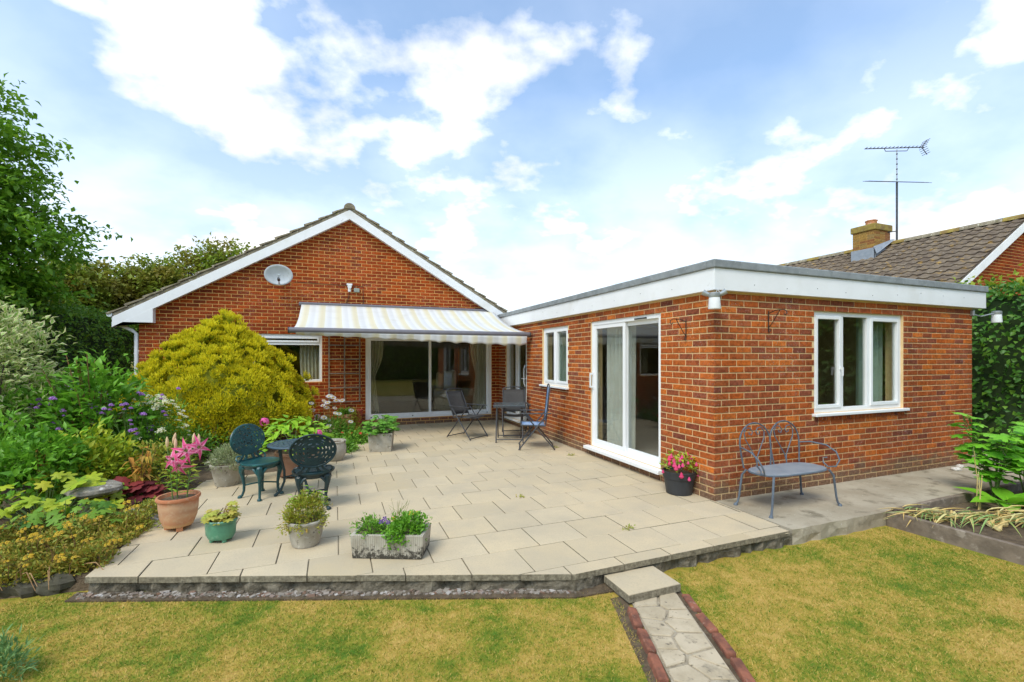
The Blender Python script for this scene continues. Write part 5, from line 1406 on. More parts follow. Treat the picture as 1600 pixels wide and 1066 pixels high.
DD = nrm(dv_*.8 + rand_unit(n_,rng)*.35 + np.array([0,0,.45])); NN = nrm(rand_unit(n_,rng)*.8+O*.9+np.array([0,0,.3]))
V, F, A = leaves_np(P, DD, NN, rng.uniform(.03,.065,n_), rng.uniform(.014,.026,n_), False, .2, .05)
A = np.repeat(rad_[:,0],4)*.8 + np.tile([0,.1,.2,.1], n_)
link('foliage', mesh_np('foliage', V, F, L_CONIF, A), cf)
MB().tube([(0,0,0),(0,0,.9)], [.10,.06], 10).build('trunk', M_BARK, cf)

# --- trees
def tree(name, label, x, y, z0, h, crowns, mat, seed, n_clump, per, L, W, cl, group=None, trunk_r=.16, limbs=9, up=.1, hang=.15):
    t = plant(name, label, 'tree', x, y, z0, group); r_ = random.Random(seed)
    mb = MB(); mb.tube([(0,0,0),(.05,.03,h*.3),(-.03,.05,h*.6),(.02,0,h*.92)], [trunk_r, trunk_r*.8, trunk_r*.5, trunk_r*.12], 10)
    for i in range(limbs):
        c, rad = crowns[i % len(crowns)]; a = r_.uniform(0,6.28); zz = h*r_.uniform(.25,.6)
        e = (c[0]+rad[0]*.7*math.cos(a), c[1]+rad[1]*.7*math.sin(a), c[2]+rad[2]*r_.uniform(-.4,.5))
        mb.tube([(0,0,zz),(e[0]*.45,e[1]*.45,zz+(e[2]-zz)*.62),e], [trunk_r*.42,trunk_r*.22,.012], 6)
    mb.build('trunk', M_BARK, t, smooth=True)
    tot = sum(r[0]*r[1]*r[2] for _, r in crowns); Vs, Fs, As, off = [], [], [], 0
    rng = np.random.default_rng(seed)
    for c, rad in crowns:
        nc = max(6, int(n_clump*rad[0]*rad[1]*rad[2]/tot))
        C, D = shell_pts(rng, nc, c, rad, .35, -.8, True, .2)
        P = np.repeat(C,per,0) + rng.normal(size=(len(C)*per,3))*np.array([cl,cl,cl*.45]); O = np.repeat(D,per,0)
        nl = len(P); dr = nrm(O*.5 + rand_unit(nl,rng)*.9 + np.array([0,0,up])); dr[:,2] -= hang
        nn = nrm(rand_unit(nl,rng)*.55 + np.array([0,0,1.0]))
        V, F, A = leaves_np(P, dr, nn, L*rng.uniform(.6,1.25,nl), W*rng.uniform(.6,1.25,nl), True)
        Vs.append(V); Fs.append(F+off); As.append(A); off += len(V)
    link('crown', mesh_np('crown', np.concatenate(Vs), np.concatenate(Fs), mat, np.concatenate(As)), t)
    return t
tree('beech_tree', 'tall broadleaf tree with layered drooping branches at the garden boundary', -8.15, 12.6, LAWN_Z, 8.6,
     [((.5,0,2.8),(2.2,2.0,1.0)),((1.3,-.5,3.5),(1.6,1.4,.55)),((.9,-.2,4.5),(2.15,1.9,.75)),((1.95,-.5,4.0),(1.35,1.0,.38)),((1.7,-.4,3.1),(1.3,1.0,.5)),((.4,0,5.6),(2.0,1.9,.7)),((1.4,-.3,5.25),(1.25,1.0,.3)),((.2,0,6.6),(1.8,1.6,.6)),((1.0,-.2,7.2),(1.2,1.0,.32)),((1.5,-.3,6.2),(1.2,1.0,.32)),((-.2,0,7.7),(1.2,1.1,.6))], L_BEECH, 5, 2200, 18, .135, .09, .15)
bk = [(-7.5,17.5,4.9,1.2,4),(-5.9,18.8,5.1,1.3,6),(-9.6,18.0,4.3,1.9,7),(-4.0,19.6,6.2,1.5,8),(-2.6,20.6,5.6,1.5,9),(-11.6,17.0,4.0,1.8,10)]
tl = ['olive green hawthorn like tree behind the dark boundary hedge', 'bushy green tree standing between the hawthorn and the taller thicket', 'dull green tree rising behind the layered beech', 'tall rounded green tree behind the bungalow eave', 'green treetop just showing over the bungalow roof slope', 'low spreading tree beyond the layered beech trunk']
for i, (x,y,h,r,sd_) in enumerate(bk):
    tree('garden_tree', tl[i], x, y, LAWN_Z, h, [((0,0,h*.55),(r,r,h*.36)),((r*.5,-.2,h*.72),(r*.7,r*.7,h*.22)),((-r*.5,.1,h*.70),(r*.7,r*.7,h*.2)),((.1,0,h*.84),(r*.6,r*.6,h*.14))], L_FAR, 40+i, 900, 20, .15, .10, .19, 'trees behind the bungalow', .12, 7)
def hedge(label, x0, x1, y0, y1, z1, mat, seed, n, L, W, top=None, name='hedge'):
    c = ((x0+x1)/2, (y0+y1)/2)
    h = plant(name, label, 'hedge', c[0], c[1], LAWN_Z); rng = np.random.default_rng(seed)
    hx, hy, hz = (x1-x0)/2, (y1-y0)/2, z1-LAWN_Z
    core = MB(); nx_, ny_, nz_ = max(2,int(hx*2/.5)), max(2,int(hy*2/.5)), 6
    core.box(-hx+.16,hx-.16,-hy+.16,hy-.16,0,hz-.18); core.build('inner_branches', pm('hedge_core_%d' % seed, (.022,.045,.012), (.035,.06,.015), scale=8, rough=1, bump=.8, bscale=20), h)
    A = [2*hy*hz, 2*hy*hz, 2*hx*hz, 2*hx*hz, 4*hx*hy]; tot = sum(A); Ps, Os = [], []
    for f, a in enumerate(A):
        k = int(n*a/tot); u, v = rng.uniform(-1,1,k), rng.uniform(0,1,k)
        if f < 2: p = np.stack([np.full(k,(hx if f else -hx)), u*hy, v*hz],1); o = np.tile([1 if f else -1,0,0],(k,1))
        elif f < 4: p = np.stack([u*hx, np.full(k,(hy if f == 3 else -hy)), v*hz],1); o = np.tile([0,1 if f == 3 else -1,0],(k,1))
        else: p = np.stack([u*hx, rng.uniform(-1,1,k)*hy, np.full(k,hz)],1); o = np.tile([0,0,1],(k,1))
        lump = .07*np.sin(p[:,0]*3.1+p[:,1]*2.3+p[:,2]*3.7)+.06*np.sin(p[:,1]*6.1-p[:,2]*5.3+p[:,0]*4.7)
        p = p + o*(lump - np.abs(rng.normal(size=k))*.09)[:,None] + rng.normal(size=(k,3))*.03
        Ps.append(p); Os.append(o.astype(float))
    P = np.concatenate(Ps); O = np.concatenate(Os); nl = len(P)
    dr = nrm(O*.5 + rand_unit(nl,rng)*.8 + np.array([0,0,-.25])); nn = nrm(O*1.0 + rand_unit(nl,rng)*.6 + np.array([0,0,.55]))
    V, F, At = leaves_np(P, dr, nn, L*rng.uniform(.6,1.25,nl), W*rng.uniform(.6,1.25,nl), True)
    link('foliage', mesh_np('foliage', V, F, mat, At), h)
    if top:
        k = 900; P = np.stack([rng.uniform(-hx,hx,k), rng.uniform(-hy,hy,k), hz+np.abs(rng.normal(size=k))*.12-.02],1)
        V, F, At = leaves_np(P, nrm(rand_unit(k,rng)+np.array([0,0,.6])), nrm(rand_unit(k,rng)*.5+np.array([0,0,1])), .10*rng.uniform(.6,1.2,k), .07*rng.uniform(.6,1.2,k), True)
        link('young_shoots', mesh_np('young_shoots', V, F, top, At), h)
    return h
hedge('tall dark green boundary hedge beside the bungalow and bin', -6.9, -5.5, 9.3, 17.0, 2.75, L_HEDGE_L, 61, 15000, .10, .07)
hedge('tall clipped beech hedge beyond the end of the extension', 10.15, 11.35, 2.0, 9.5, 2.78, L_HEDGE_R, 62, 17000, .095, .07, L_HEDGE_Y)
hedge('beech boundary hedge running along the lawn beside the raised bed', 10.15, 11.35, -13.9, 1.9, 2.85, L_HEDGE_R, 64, 9000, .15, .11)
hedge('long dark hedge across the far end of the lawn facing the bungalow', -18, 26, -15.5, -14, 5.6, L_HEDGE_L, 63, 20000, .30, .2)

# --- left flower bed
va = plant('variegated_shrub', 'cream and green variegated dogwood shrub at the edge of the bed', 'shrub', -3.95, 7.55)
bush_np(va, (0,0,1.25), (.62,.62,.98), 260, 13, .095, .05, L_VARI, 71, cl=.075, up=.3)
bush_np(va, (-.45,.2,1.5), (.5,.5,.72), 130, 13, .095, .05, L_VARI, 72, cl=.075, up=.3)
stems_mesh(va, [[(0,0,0),(a*.3,b*.3,.7),(a*.7,b*.7,1.5)] for a,b in ((.6,.1),(-.5,.3),(.1,-.5),(-.2,.5),(.4,-.4))], M_BARK, .015)
gs_ = plant('green_shrub', 'broad leaved bright green shrub between variegated dogwood and bin', 'shrub', -2.82, 7.25)
rl = random.Random(3); LM_G = leaf_shape('leaf', L_GREEN, .46, 0, .22, .15)
br = []
for i in range(19):
    a = rl.uniform(0,6.28); q = rl.uniform(.15,.66); top = (q*math.cos(a), q*.8*math.sin(a), rl.uniform(1.05,1.82)-q*.5)
    br.append([(0,0,0),(top[0]*.4,top[1]*.4,top[2]*.55),top])
    for k in range(15):
        t = .35+.65*k/14; p = (top[0]*t, top[1]*t, top[2]*t); b = rl.uniform(0,6.28)
        put_leaf('leaf', LM_G, gs_, p, (math.cos(b)+top[0]*.5, math.sin(b)+top[1]*.5, rl.uniform(-.15,.5)), (rl.uniform(-.3,.3),rl.uniform(-.3,.3),1), rl.uniform(.11,.19))
stems_mesh(gs_, br, M_STEMBR, .010)
bush_np(gs_, (0,.1,.75), (.55,.45,.70), 130, 12, .12, .06, L_GREEN, 75, 'inner_foliage', cl=.09)
def mound(name, label, cat, u, v, rad, n, per, L, W, mat, seed, zc=None, cl=.06, dxy=(0,0), group=None, up=.35, inner=.5):
    x, y = G(u,v); p = plant(name, label, cat, x+dxy[0], y+dxy[1], -.02, group)
    bush_np(p, (0,0,zc if zc is not None else rad[2]*.55), rad, n, per, L, W, mat, seed, cl=cl, up=up, inner=inner, zmin=-.35)
    return p, (x+dxy[0], y+dxy[1])
# filler greenery, each clump a plant of its own
M1, _ = mound('leafy_perennial', 'dense mid green perennial clump under the variegated shrub', 'plant', 30, 760, (.75,.6,.75), 210, 13, .10, .045, L_MID, 81, .45)
M2, _ = mound('leafy_perennial', 'mid green perennial clump growing around the iron crook', 'plant', 100, 742, (.55,.6,.62), 170, 13, .085, .04, L_MID, 82, .42)
M3, _ = mound('leafy_perennial', 'low dark green perennial under the cream spiraea heads', 'plant', 190, 745, (.55,.5,.42), 150, 13, .075, .035, L_MID, 83, .28)
M4, _ = mound('leafy_perennial', 'dark green foliage at the foot of the golden conifer', 'plant', 290, 722, (.45,.4,.38), 110, 12, .07, .032, L_MID, 84, .2)
FEA, _ = mound('feathery_plant', 'feathery pale green cosmos like foliage at the bed edge', 'plant', 10, 790, (.24,.24,.34), 120, 14, .10, .012, leafmat('feathery_leaf', [(.12,.30,.03),(.20,.40,.05)], .6, .35), 85, .40, up=.6)
mound('leafy_perennial', 'fresh green leafy perennial beside the feathery foliage', 'plant', 45, 800, (.45,.35,.50), 130, 13, .10, .05, L_GREEN, 87, .34)
mound('leafy_perennial', 'yellow green leafy perennial behind the stone pedestal', 'plant', 140, 778, (.42,.35,.46), 120, 13, .085, .042, L_LIME, 88, .28)
mound('leafy_perennial', 'olive leafy perennial with tawny shoots under the cream heads', 'plant', 255, 765, (.26,.26,.34), 80, 13, .07, .03, L_POT, 89, .2)
# cream spiraea
sp, (sx_, sy_) = mound('cream_flowered_shrub', 'shrub covered in flat cream flower heads beside the conifer', 'shrub', 236, 742, (.40,.40,.60), 130, 12, .06, .026, L_MID, 86, .45)
rl = random.Random(8)
fm = MB()
for k in range(26):
    a = rl.uniform(0,6.28); r = .045*math.sqrt(rl.random()); q = .010
    x, y = r*math.cos(a), r*math.sin(a); z = .012*(1-(r/.045)**2)+rl.uniform(0,.006)
    fm.add([(x-q,y,z),(x,y-q,z),(x+q,y,z),(x,y+q,z),(x,y,z+.008)], [(0,1,4),(1,2,4),(2,3,4),(3,0,4)])
HEAD = fm.mesh('flower_head', M_CREAM)
for i in range(62):
    a = rl.uniform(0,6.28); e = rl.uniform(.05,1.4); q = 1.06
    p = (.41*q*math.cos(a)*math.cos(e), .41*q*math.sin(a)*math.cos(e), .45+.61*q*math.sin(e))
    put_leaf('flower_head', HEAD, sp, p, (math.cos(a+1),math.sin(a+1),0), (p[0]*.8,p[1]*.8-.25,.9), rl.uniform(.8,1.35))
for (du,dv,k) in ((262,735,9),(150,712,7)):
    x, y = G(du,dv)
    for i in range(k):
        pass
# verbena: thin wiry stems with purple tufts
tm = MB()
for k in range(30):
    d_ = Vector((rl.gauss(0,1),rl.gauss(0,1),abs(rl.gauss(0,.8))+.1)).normalized(); p = d_*.022; q = .010; t_ = d_.orthogonal().normalized(); b_ = d_.cross(t_)
    tm.add([p+t_*q, p+b_*q, p-t_*q, p-b_*q, p+d_*.012], [(0,1,4),(1,2,4),(2,3,4),(3,0,4)])
TUFT = tm.mesh('flower_head', M_PURPLE)
vb_pos = [(60,760),(115,765),(165,752),(205,760),(245,748),(95,730),(185,725)]
vb_lab = ['purple verbena rising through the variegated shrub leaves', 'purple verbena beside the iron crook', 'purple verbena in front of the broad leaved shrub', 'purple verbena above the burgundy heuchera', 'purple verbena against the golden conifer', 'purple verbena behind the iron crook', 'purple verbena mingling with the cream spiraea']
for (u,v), lab in zip(vb_pos, vb_lab):
    x, y = G(u,v); vp = plant('verbena', lab, 'flower', x, y, 0, 'purple verbena plants'); st_ = []
    for i in range(8):
        a = rl.uniform(0,6.28); q = rl.uniform(.04,.26); h = rl.uniform(.62,1.18); e = (q*math.cos(a), q*math.sin(a), h)
        st_.append([(0,0,0),(e[0]*.5,e[1]*.5,h*.6),e]); put_leaf('flower_head', TUFT, vp, e, (1,0,0), (0,0,1), rl.uniform(.7,1.25))
        if rl.random() < .6:
            e2 = (e[0]+rl.uniform(-.06,.06), e[1]+rl.uniform(-.06,.06), h-.05); st_.append([(e[0]*.5,e[1]*.5,h*.6),e2]); put_leaf('flower_head', TUFT, vp, e2, (1,0,0), (0,0,1), rl.uniform(.5,.9))
    stems_mesh(vp, st_, M_STEM, .0035, 4)
# lime lobed leaves (golden lady's mantle / hop)
LM_L = leaf_shape('leaf', L_LIME, .60, 5, .22, .1, .55)
def lobed_plant(label, u, v, n, rx, ry, h, s0, s1, seed, name='lime_leaved_plant', me=None, group='lime leaved plants'):
    x, y = G(u,v); p = plant(name, label, 'plant', x, y, 0, group); r_ = random.Random(seed); st_ = []
    for i in range(n):
        a = r_.uniform(0,6.28); q = math.sqrt(r_.random()); e = (rx*q*math.cos(a), ry*q*math.sin(a), h*(1-.55*q*q)*r_.uniform(.65,1.1))
        st_.append([(e[0]*.2,e[1]*.2,0),(e[0]*.7,e[1]*.7,e[2]*.7),e])
        put_leaf('leaf', me or LM_L, p, e, (math.cos(a)+r_.uniform(-.6,.6), math.sin(a)-.5, r_.uniform(-.6,.25)), (e[0]*.6+r_.uniform(-.5,.5),e[1]*.6-.35+r_.uniform(-.4,.4),1), r_.uniform(s0,s1))
    stems_mesh(p, st_, M_STEM, .004, 4); return p
lobed_plant('yellow green lobed leaves sprawling before the stone pedestal', 70, 815, 70, .58, .34, .42, .10,.17, 1)
lobed_plant('lime lobed leaves hanging over the top of the stone pedestal', 150, 765, 36, .42, .24, .38, .09,.15, 2)
lobed_plant('lime lobed leaves between the pedestal and the dry orange stalks', 178, 762, 16, .22, .2, .42, .10,.16, 3)
LM_D = leaf_shape('leaf', leafmat('deep_lobed_leaf', [(.06,.15,.016),(.13,.23,.02),(.09,.19,.018)], .55, .3), .60, 5, .30, .1, .52)
lobed_plant('deep green lobed leaves low in front of the stone pedestal', 100, 838, 48, .46, .28, .30, .07,.125, 4, 'lobed_leaf_plant', LM_D, None)
# burgundy heuchera
LM_H = leaf_shape('leaf', L_HEUCH, .6, 5, .12, .1, .3)
lobed_plant('burgundy leaved heuchera beside the rockery stones', 205, 782, 44, .24, .18, .24, .09,.15, 5, 'heuchera', LM_H, None)
# withered orange stalks
for (u,v,h,lab,sd_) in ((218,778,.62,'withered orange brown stalks above the burgundy heuchera',1),(62,800,.95,'tall withered flower spike beside the iron crook',2)):
    x, y = G(u,v); dp_ = plant('withered_plant', lab, 'plant', x, y, 0, 'withered plants'); r_ = random.Random(sd_); st_ = []
    LMD = leaf_shape('leaf', L_DRY, .34, 0, .5, .2)
    for i in range(11 if sd_ == 1 else 3):
        a = r_.uniform(0,6.28); q = r_.uniform(.03,.22 if sd_ == 1 else .05); e = (q*math.cos(a), q*math.sin(a), h*r_.uniform(.6,1)); st_.append([(0,0,0),(e[0]*.6,e[1]*.6,e[2]*.6),e])
        for k in range(7 if sd_ == 1 else 26):
            t = r_.uniform(.25,1); b = r_.uniform(0,6.28); put_leaf('leaf', LMD, dp_, (e[0]*t,e[1]*t,e[2]*t), (math.cos(b),math.sin(b),r_.uniform(-.9,.3)), (0,0,1), r_.uniform(.08,.15) if sd_ == 1 else r_.uniform(.03,.05))
    stems_mesh(dp_, st_, M_STEMBR, .005, 4)
# yellow stonecrop mass spilling over the corner of the bed
rng = np.random.default_rng(17)
k = 22000
tt_ = rng.random(k); ss = rng.random(k)
poly_c = np.array([G(10,870)+(0,), G(60,840)+(0,), G(150,850)+(0,), G(185,830)+(0,), G(110,890)+(0,), G(20,915)+(0,), G(60,900)+(0,), G(205,815)+(0,)])
ci = rng.integers(0,len(poly_c),k)
P = poly_c[ci] + np.stack([rng.normal(size=k)*.20, rng.normal(size=k)*.13, np.zeros(k)],1)
keep = ~((P[:,0] > -1.62) & (P[:,1] > 4.2)) & (P[:,1] > 4.36)
P = P[keep]; k = len(P); P[:,2] = rng.random(k)**1.5*.22*(.6+.4*np.sin(P[:,0]*7)*np.sin(P[:,1]*6)) + .0
P[:,2] -= np.clip((4.42-P[:,1])*.8, 0, .05)
V, F, A = leaves_np(P, nrm(rand_unit(k,rng)+np.array([0,-.2,.7])), nrm(rand_unit(k,rng)+np.array([0,0,.6])), rng.uniform(.02,.05,k), rng.uniform(.010,.020,k), False)
so_ = link('stonecrop', mesh_np('stonecrop', V, F, L_SEDUM), None, kind='stuff'); so_['label'] = 'mat of olive and yellow stonecrop at the corner of the bed'; so_['category'] = 'ground cover'
fl_m = MB()
for i in range(14):
    a = rl.uniform(0,6.28); r = .026*math.sqrt(rl.random()); q = .010; x, y = r*math.cos(a), r*math.sin(a); z = rl.uniform(0,.014)
    fl_m.add([(x-q,y,z),(x,y-q,z),(x+q,y,z),(x,y+q,z),(x,y,z+.010)], [(0,1,4),(1,2,4),(2,3,4),(3,0,4)])
SEDF = fl_m.mesh('flower_head', M_YELLOW)
sfl = []
idx = rng.choice(k, 150, replace=False)
sed_plants = []
for gi in range(5):
    c = poly_c[(0,1,2,4,6)[gi]]
    sed_plants.append(plant('stonecrop_flowers', ['yellow stonecrop flowers at the outer end of the bed', 'yellow stonecrop flowers below the lime lobed leaves', 'yellow stonecrop flowers nearest the patio slabs', 'yellow stonecrop flowers over the patio corner', 'yellow stonecrop flowers above the dark edging stones'][gi], 'flower', c[0], c[1], 0, 'stonecrop flowers'))
    st_ = []
    for i in range(17):
        x, y = rl.gauss(0,.26), rl.gauss(0,.16)
        if c[0]+x > -1.60 or c[1]+y < 4.30: continue
        h = rl.uniform(.08,.27); e = (x+rl.uniform(-.06,.08), y-rl.uniform(0,.06), h)
        st_.append([(x,y,0),(x,y,h*.5),e]); put_leaf('flower_head', SEDF, sed_plants[-1], e, (1,0,0), (rl.uniform(-.4,.4),-.4,1), rl.uniform(.55,1.15))
    if st_: stems_mesh(sed_plants[-1], st_, M_STEMBR, .003, 4)

tr_ = []
for i in range(12):
    x = rl.uniform(-2.5,-1.75); y = rl.uniform(4.32,4.5); a = rl.uniform(-2.4,-.7); L_ = rl.uniform(.12,.30)
    tr_.append([(x,y,.04),(x+L_*.4*math.cos(a),y+L_*.3*math.sin(a),.06),(x+L_*math.cos(a),y+L_*.5*math.sin(a),-.05+rl.uniform(-.05,.05))])
dst = MB()
for q in tr_: dst.tube(q, [.004,.0035,.002], 5)
tag(dst.build('dead_stonecrop', pm('tan_dead_stem', (.46,.27,.13), (.36,.20,.09), scale=20, rough=.8, bump=0), smooth=True), 'tan dead stonecrop stems trailing over the dark edging stones', 'plant stems')
# --- pot plants
# lilies
li = plant('lily', 'pink stargazer lilies with upright buds in the terracotta pot', 'flower', px_, py_, .26)
LM_LI = leaf_shape('leaf', L_HYDR, .20, 0, .35, .2); PET = leaf_shape('petal', M_PINK, .46, 0, 1.0, .16, n=6); BUD = MB().lathe([(.002,0),(.011,.02),(.014,.05),(.010,.085),(.002,.105)], 8).mesh('bud', M_BUD, True)
r_ = random.Random(4)
tops = [(-.075,.0,.47),(-.02,.02,.36),(.10,.03,.50)]
stl = []
for (tx,ty,tz) in tops:
    stl.append([(tx*.6,ty*.6,0),(tx*.8,ty*.8,tz*.5),(tx,ty,tz)])
    for k in range(17):
        t = .16+.78*k/16; a = k*2.4; put_leaf('leaf', LM_LI, li, (tx*(.6+.4*t),ty*(.6+.4*t),tz*t), (math.cos(a),math.sin(a),.45), (0,0,1), r_.uniform(.085,.13))
fl_at = [((.0,-.06,.40),(-.4,-.8,.25)),((.075,-.05,.47),(.1,-.9,.2)),((.15,-.02,.49),(.5,-.7,.15)),((.035,-.07,.36),(-.1,-.9,-.3))]
for (p, ax) in fl_at:
    ax = Vector(ax).normalized(); f_ = link('flower', MB().tube([(0,0,0),tuple(ax*.04)], [.006,.014], 8).mesh('flower', M_STEM), li, loc=p)
    u_ = ax.orthogonal().normalized(); w_ = ax.cross(u_)
    for k in range(6):
        a = k*math.pi/3; rd = u_*math.cos(a)+w_*math.sin(a)
        put_leaf('petal', PET, f_, tuple(ax*.03), tuple(rd*.9+ax*.55), tuple(ax), .095)
    for k in range(5):
        a = k*1.25; rd = u_*math.cos(a)+w_*math.sin(a); MB().tube([tuple(ax*.04), tuple(ax*.10+rd*.025)], .0025, 5).build('stamen', M_STEMBR, f_)
    stl.append([(p[0]*.8,p[1]*.3+.01,p[2]-.08), p])
for p in ((-.085,-.01,.50),(-.05,.02,.53),(-.015,-.03,.485),(.115,.0,.52),(.165,-.01,.51)):
    link('bud', BUD, li, loc=p, rot=(r_.uniform(-.2,.2), r_.uniform(-.2,.2), 0)); stl.append([(p[0]*.9,p[1],p[2]-.06), p])
stems_mesh(li, stl, M_STEM, .006, 6)
# hydrangea
hyd = plant('hydrangea', 'lime green leaved hydrangea with two magenta heads', 'shrub', hx, hy, .30)
LM_HY = leaf_shape('leaf', L_HYDR, .62, 0, .25, .12, n=5)
r_ = random.Random(6); st_ = []
for i in range(190):
    a = r_.uniform(0,6.28); e = math.asin(r_.uniform(-.25,1)); q = r_.uniform(.75,1.0)
    p = (.42*q*math.cos(a)*math.cos(e), .36*q*math.sin(a)*math.cos(e), .16+.34*q*math.sin(e))
    put_leaf('leaf', LM_HY, hyd, p, (p[0]+r_.uniform(-.25,.25), p[1]+r_.uniform(-.25,.25)-.1, r_.uniform(-.15,.2)), (p[0]*.8,p[1]*.8-.15,.8), r_.uniform(.09,.145))
for i in range(12):
    a = i*.52; st_.append([(0,0,0),(.2*math.cos(a),.18*math.sin(a),.18),(.34*math.cos(a),.3*math.sin(a),.28)])
stems_mesh(hyd, st_, M_STEM, .006, 5)
hm = MB()
for k in range(60):
    d_ = Vector((r_.gauss(0,1),r_.gauss(0,1),r_.gauss(0,1)+.3)).normalized(); p = d_*.055; q = .016; t_ = d_.orthogonal().normalized(); b_ = d_.cross(t_)
    hm.add([p+t_*q, p+b_*q, p-t_*q, p-b_*q], [(0,1,2,3)])
HMH = hm.mesh('flower_head', M_HPINK)
for p in ((-.34,-.14,.46),(.30,-.20,.28)): link('flower_head', HMH, hyd, loc=p)
# other pots
hea = plant('heather', 'olive and bronze heather like bush in the ringed stone pot', 'plant', px3, py3, .19)
bush_np(hea, (0,0,.06), (.165,.15,.15), 130, 16, .035, .010, L_POT, 91, cl=.018, up=.8, full=False, zmin=-.4)
bush_np(hea, (-.02,-.02,.0), (.18,.15,.06), 40, 14, .03, .012, L_SEDUM, 92, 'trailing_foliage', cl=.018, up=.1, full=False)
LMT = leaf_shape('leaf', L_HYDR, .28, 0, .3, .15)
stt = []
for (bx1,by1,bh_) in ((-.10,-.02,.24),(.02,.0,.30),(.13,-.02,.25)):
    stt.append([(bx1*.6,by1,0),(bx1,by1,bh_)])
    for k in range(10): a = k*2.4; put_leaf('leaf', LMT, hea, (bx1,by1,bh_*(.55+.45*k/9)), (math.cos(a),math.sin(a),.4), (0,0,1), .06)
stems_mesh(hea, stt, M_STEM, .004, 5)
lav = plant('lavender', 'grey green lavender cushion in the swagged stone pot', 'plant', px4, py4, .24)
bush_np(lav, (.03,0,.05), (.22,.19,.17), 150, 16, .05, .007, L_GREY, 93, cl=.025, up=.7, full=False, zmin=-.4)
for p in ((-.19,-.06,.06),(-.12,-.1,.10),(.06,-.05,.23)): link('flower_head', HEAD, lav, loc=p, scale=(.6,.6,.6))
ace = plant('young_acer', 'small olive leaved acer in the green glazed pot', 'plant', px2, py2, .165)
LMA = leaf_shape('leaf', L_ACER, .6, 5, .15, .1, .55); r_ = random.Random(12); st_ = []
for i in range(58):
    a = r_.uniform(0,6.28); q = r_.uniform(.02,.12); p = (q*math.cos(a)+.0, q*.8*math.sin(a), r_.uniform(.02,.10)+(.07 if q*math.cos(a) > .03 and r_.random() < .5 else 0)); st_.append([(0,0,0),(p[0]*.6,p[1]*.6,p[2]*.7),p])
    put_leaf('leaf', LMA, ace, p, (math.cos(a),math.sin(a)-.3,.0), (p[0],p[1]-.3,1), r_.uniform(.045,.075))
stems_mesh(ace, st_, M_STEMBR, .003, 4)
# trough plants
tro = plant('viola_planting', 'low green violas and a spiky rush in the stone trough', 'plant', .445, 3.855, .165); tro.rotation_euler = (0,0,R(-23.5))
bush_np(tro, (-.17,-.02,.02), (.12,.10,.08), 60, 14, .030, .014, L_MID, 94, cl=.02, up=.6)
bush_np(tro, (.13,-.03,.03), (.15,.12,.10), 90, 14, .034, .020, L_GREEN, 95, cl=.022, up=.6)
bush_np(tro, (.07,-.13,.0), (.07,.04,.06), 30, 12, .03, .018, L_GREEN, 96, 'trailing_foliage', cl=.02, up=.1)
stems_mesh(tro, [[(.03+r_.uniform(-.03,.04),.02+r_.uniform(-.02,.02),0),(.04+r_.uniform(-.05,.06),.02,.12),(.05+r_.uniform(-.09,.10),.02,r_.uniform(.18,.28))] for _ in range(14)], pm('rush_stem', (.36,.32,.14), (.22,.26,.08), scale=20, rough=.7, bump=0), .002, 4, 'rush_stem')
vm = MB()
for k in range(5):
    a = k*1.257; vm.add([(0,0,0),(.014*math.cos(a-.5),.014*math.sin(a-.5),.002),(.018*math.cos(a),.018*math.sin(a),.003),(.014*math.cos(a+.5),.014*math.sin(a+.5),.002)], [(0,1,2,3)])
VIO, VIY = vm.mesh('flower', leafmat('dark_violet_petal', [(.06,.02,.16),(.10,.04,.22)], .6, .2)), vm.mesh('flower', M_YELLOW)
for p, me in (((-.07,-.06,.10),VIO),((-.055,-.02,.11),VIO),((-.02,-.04,.09),VIO),((.16,.0,.15),VIY),((.19,.03,.14),VIY),((.02,-.02,.11),VIY)): put_leaf('flower', me, tro, p, (1,0,.2), (0,-1,.6), 1.3)
# square planter plant
sqp = plant('dahlia', 'bushy green dahlia foliage in the square concrete planter', 'plant', .76, 8.14, .27)
LMS = leaf_shape('leaf', leafmat('dahlia_leaf', [(.08,.21,.03),(.13,.28,.04),(.06,.16,.025)], .5, .3), .5, 5, .2, .1, .5); st_ = []
for i in range(130):
    a = r_.uniform(0,6.28); q = math.sqrt(r_.random()); p = (.26*q*math.cos(a), .24*q*math.sin(a), r_.uniform(.02,.36)*(1-.4*q)+.02); st_.append([(0,0,0),(p[0]*.5,p[1]*.5,p[2]*.8),p])
    put_leaf('leaf', LMS, sqp, p, (math.cos(a),math.sin(a)-.2,r_.uniform(-.3,.4)), (p[0],p[1]-.3,1), r_.uniform(.07,.13))
stems_mesh(sqp, st_, M_STEM, .004, 4)
# fuchsia
fu = plant('fuchsia', 'yellow green fuchsia with crimson flowers in the black pot', 'plant', bx_, by_, .23)
LMF = leaf_shape('leaf', leafmat('fuchsia_leaf', [(.26,.33,.03),(.36,.36,.04),(.18,.27,.03),(.12,.20,.03)], .5, .3), .5, 0, .25, .12, n=4)
for i in range(230):
    a = r_.uniform(0,6.28); e = math.asin(r_.uniform(-.2,1)); q = r_.uniform(.55,1.0)
    p = (.21*q*math.cos(a)*math.cos(e), .20*q*math.sin(a)*math.cos(e), .07+.20*q*math.sin(e)); put_leaf('leaf', LMF, fu, p, (p[0]+r_.uniform(-.1,.1),p[1]+r_.uniform(-.1,.1),r_.uniform(-.1,.12)), (p[0],p[1],.3), r_.uniform(.035,.065))
FUM = MB().lathe([(.003,0),(.010,-.012),(.016,-.03),(.020,-.036),(.008,-.05)], 8).mesh('flower', M_FUCH)
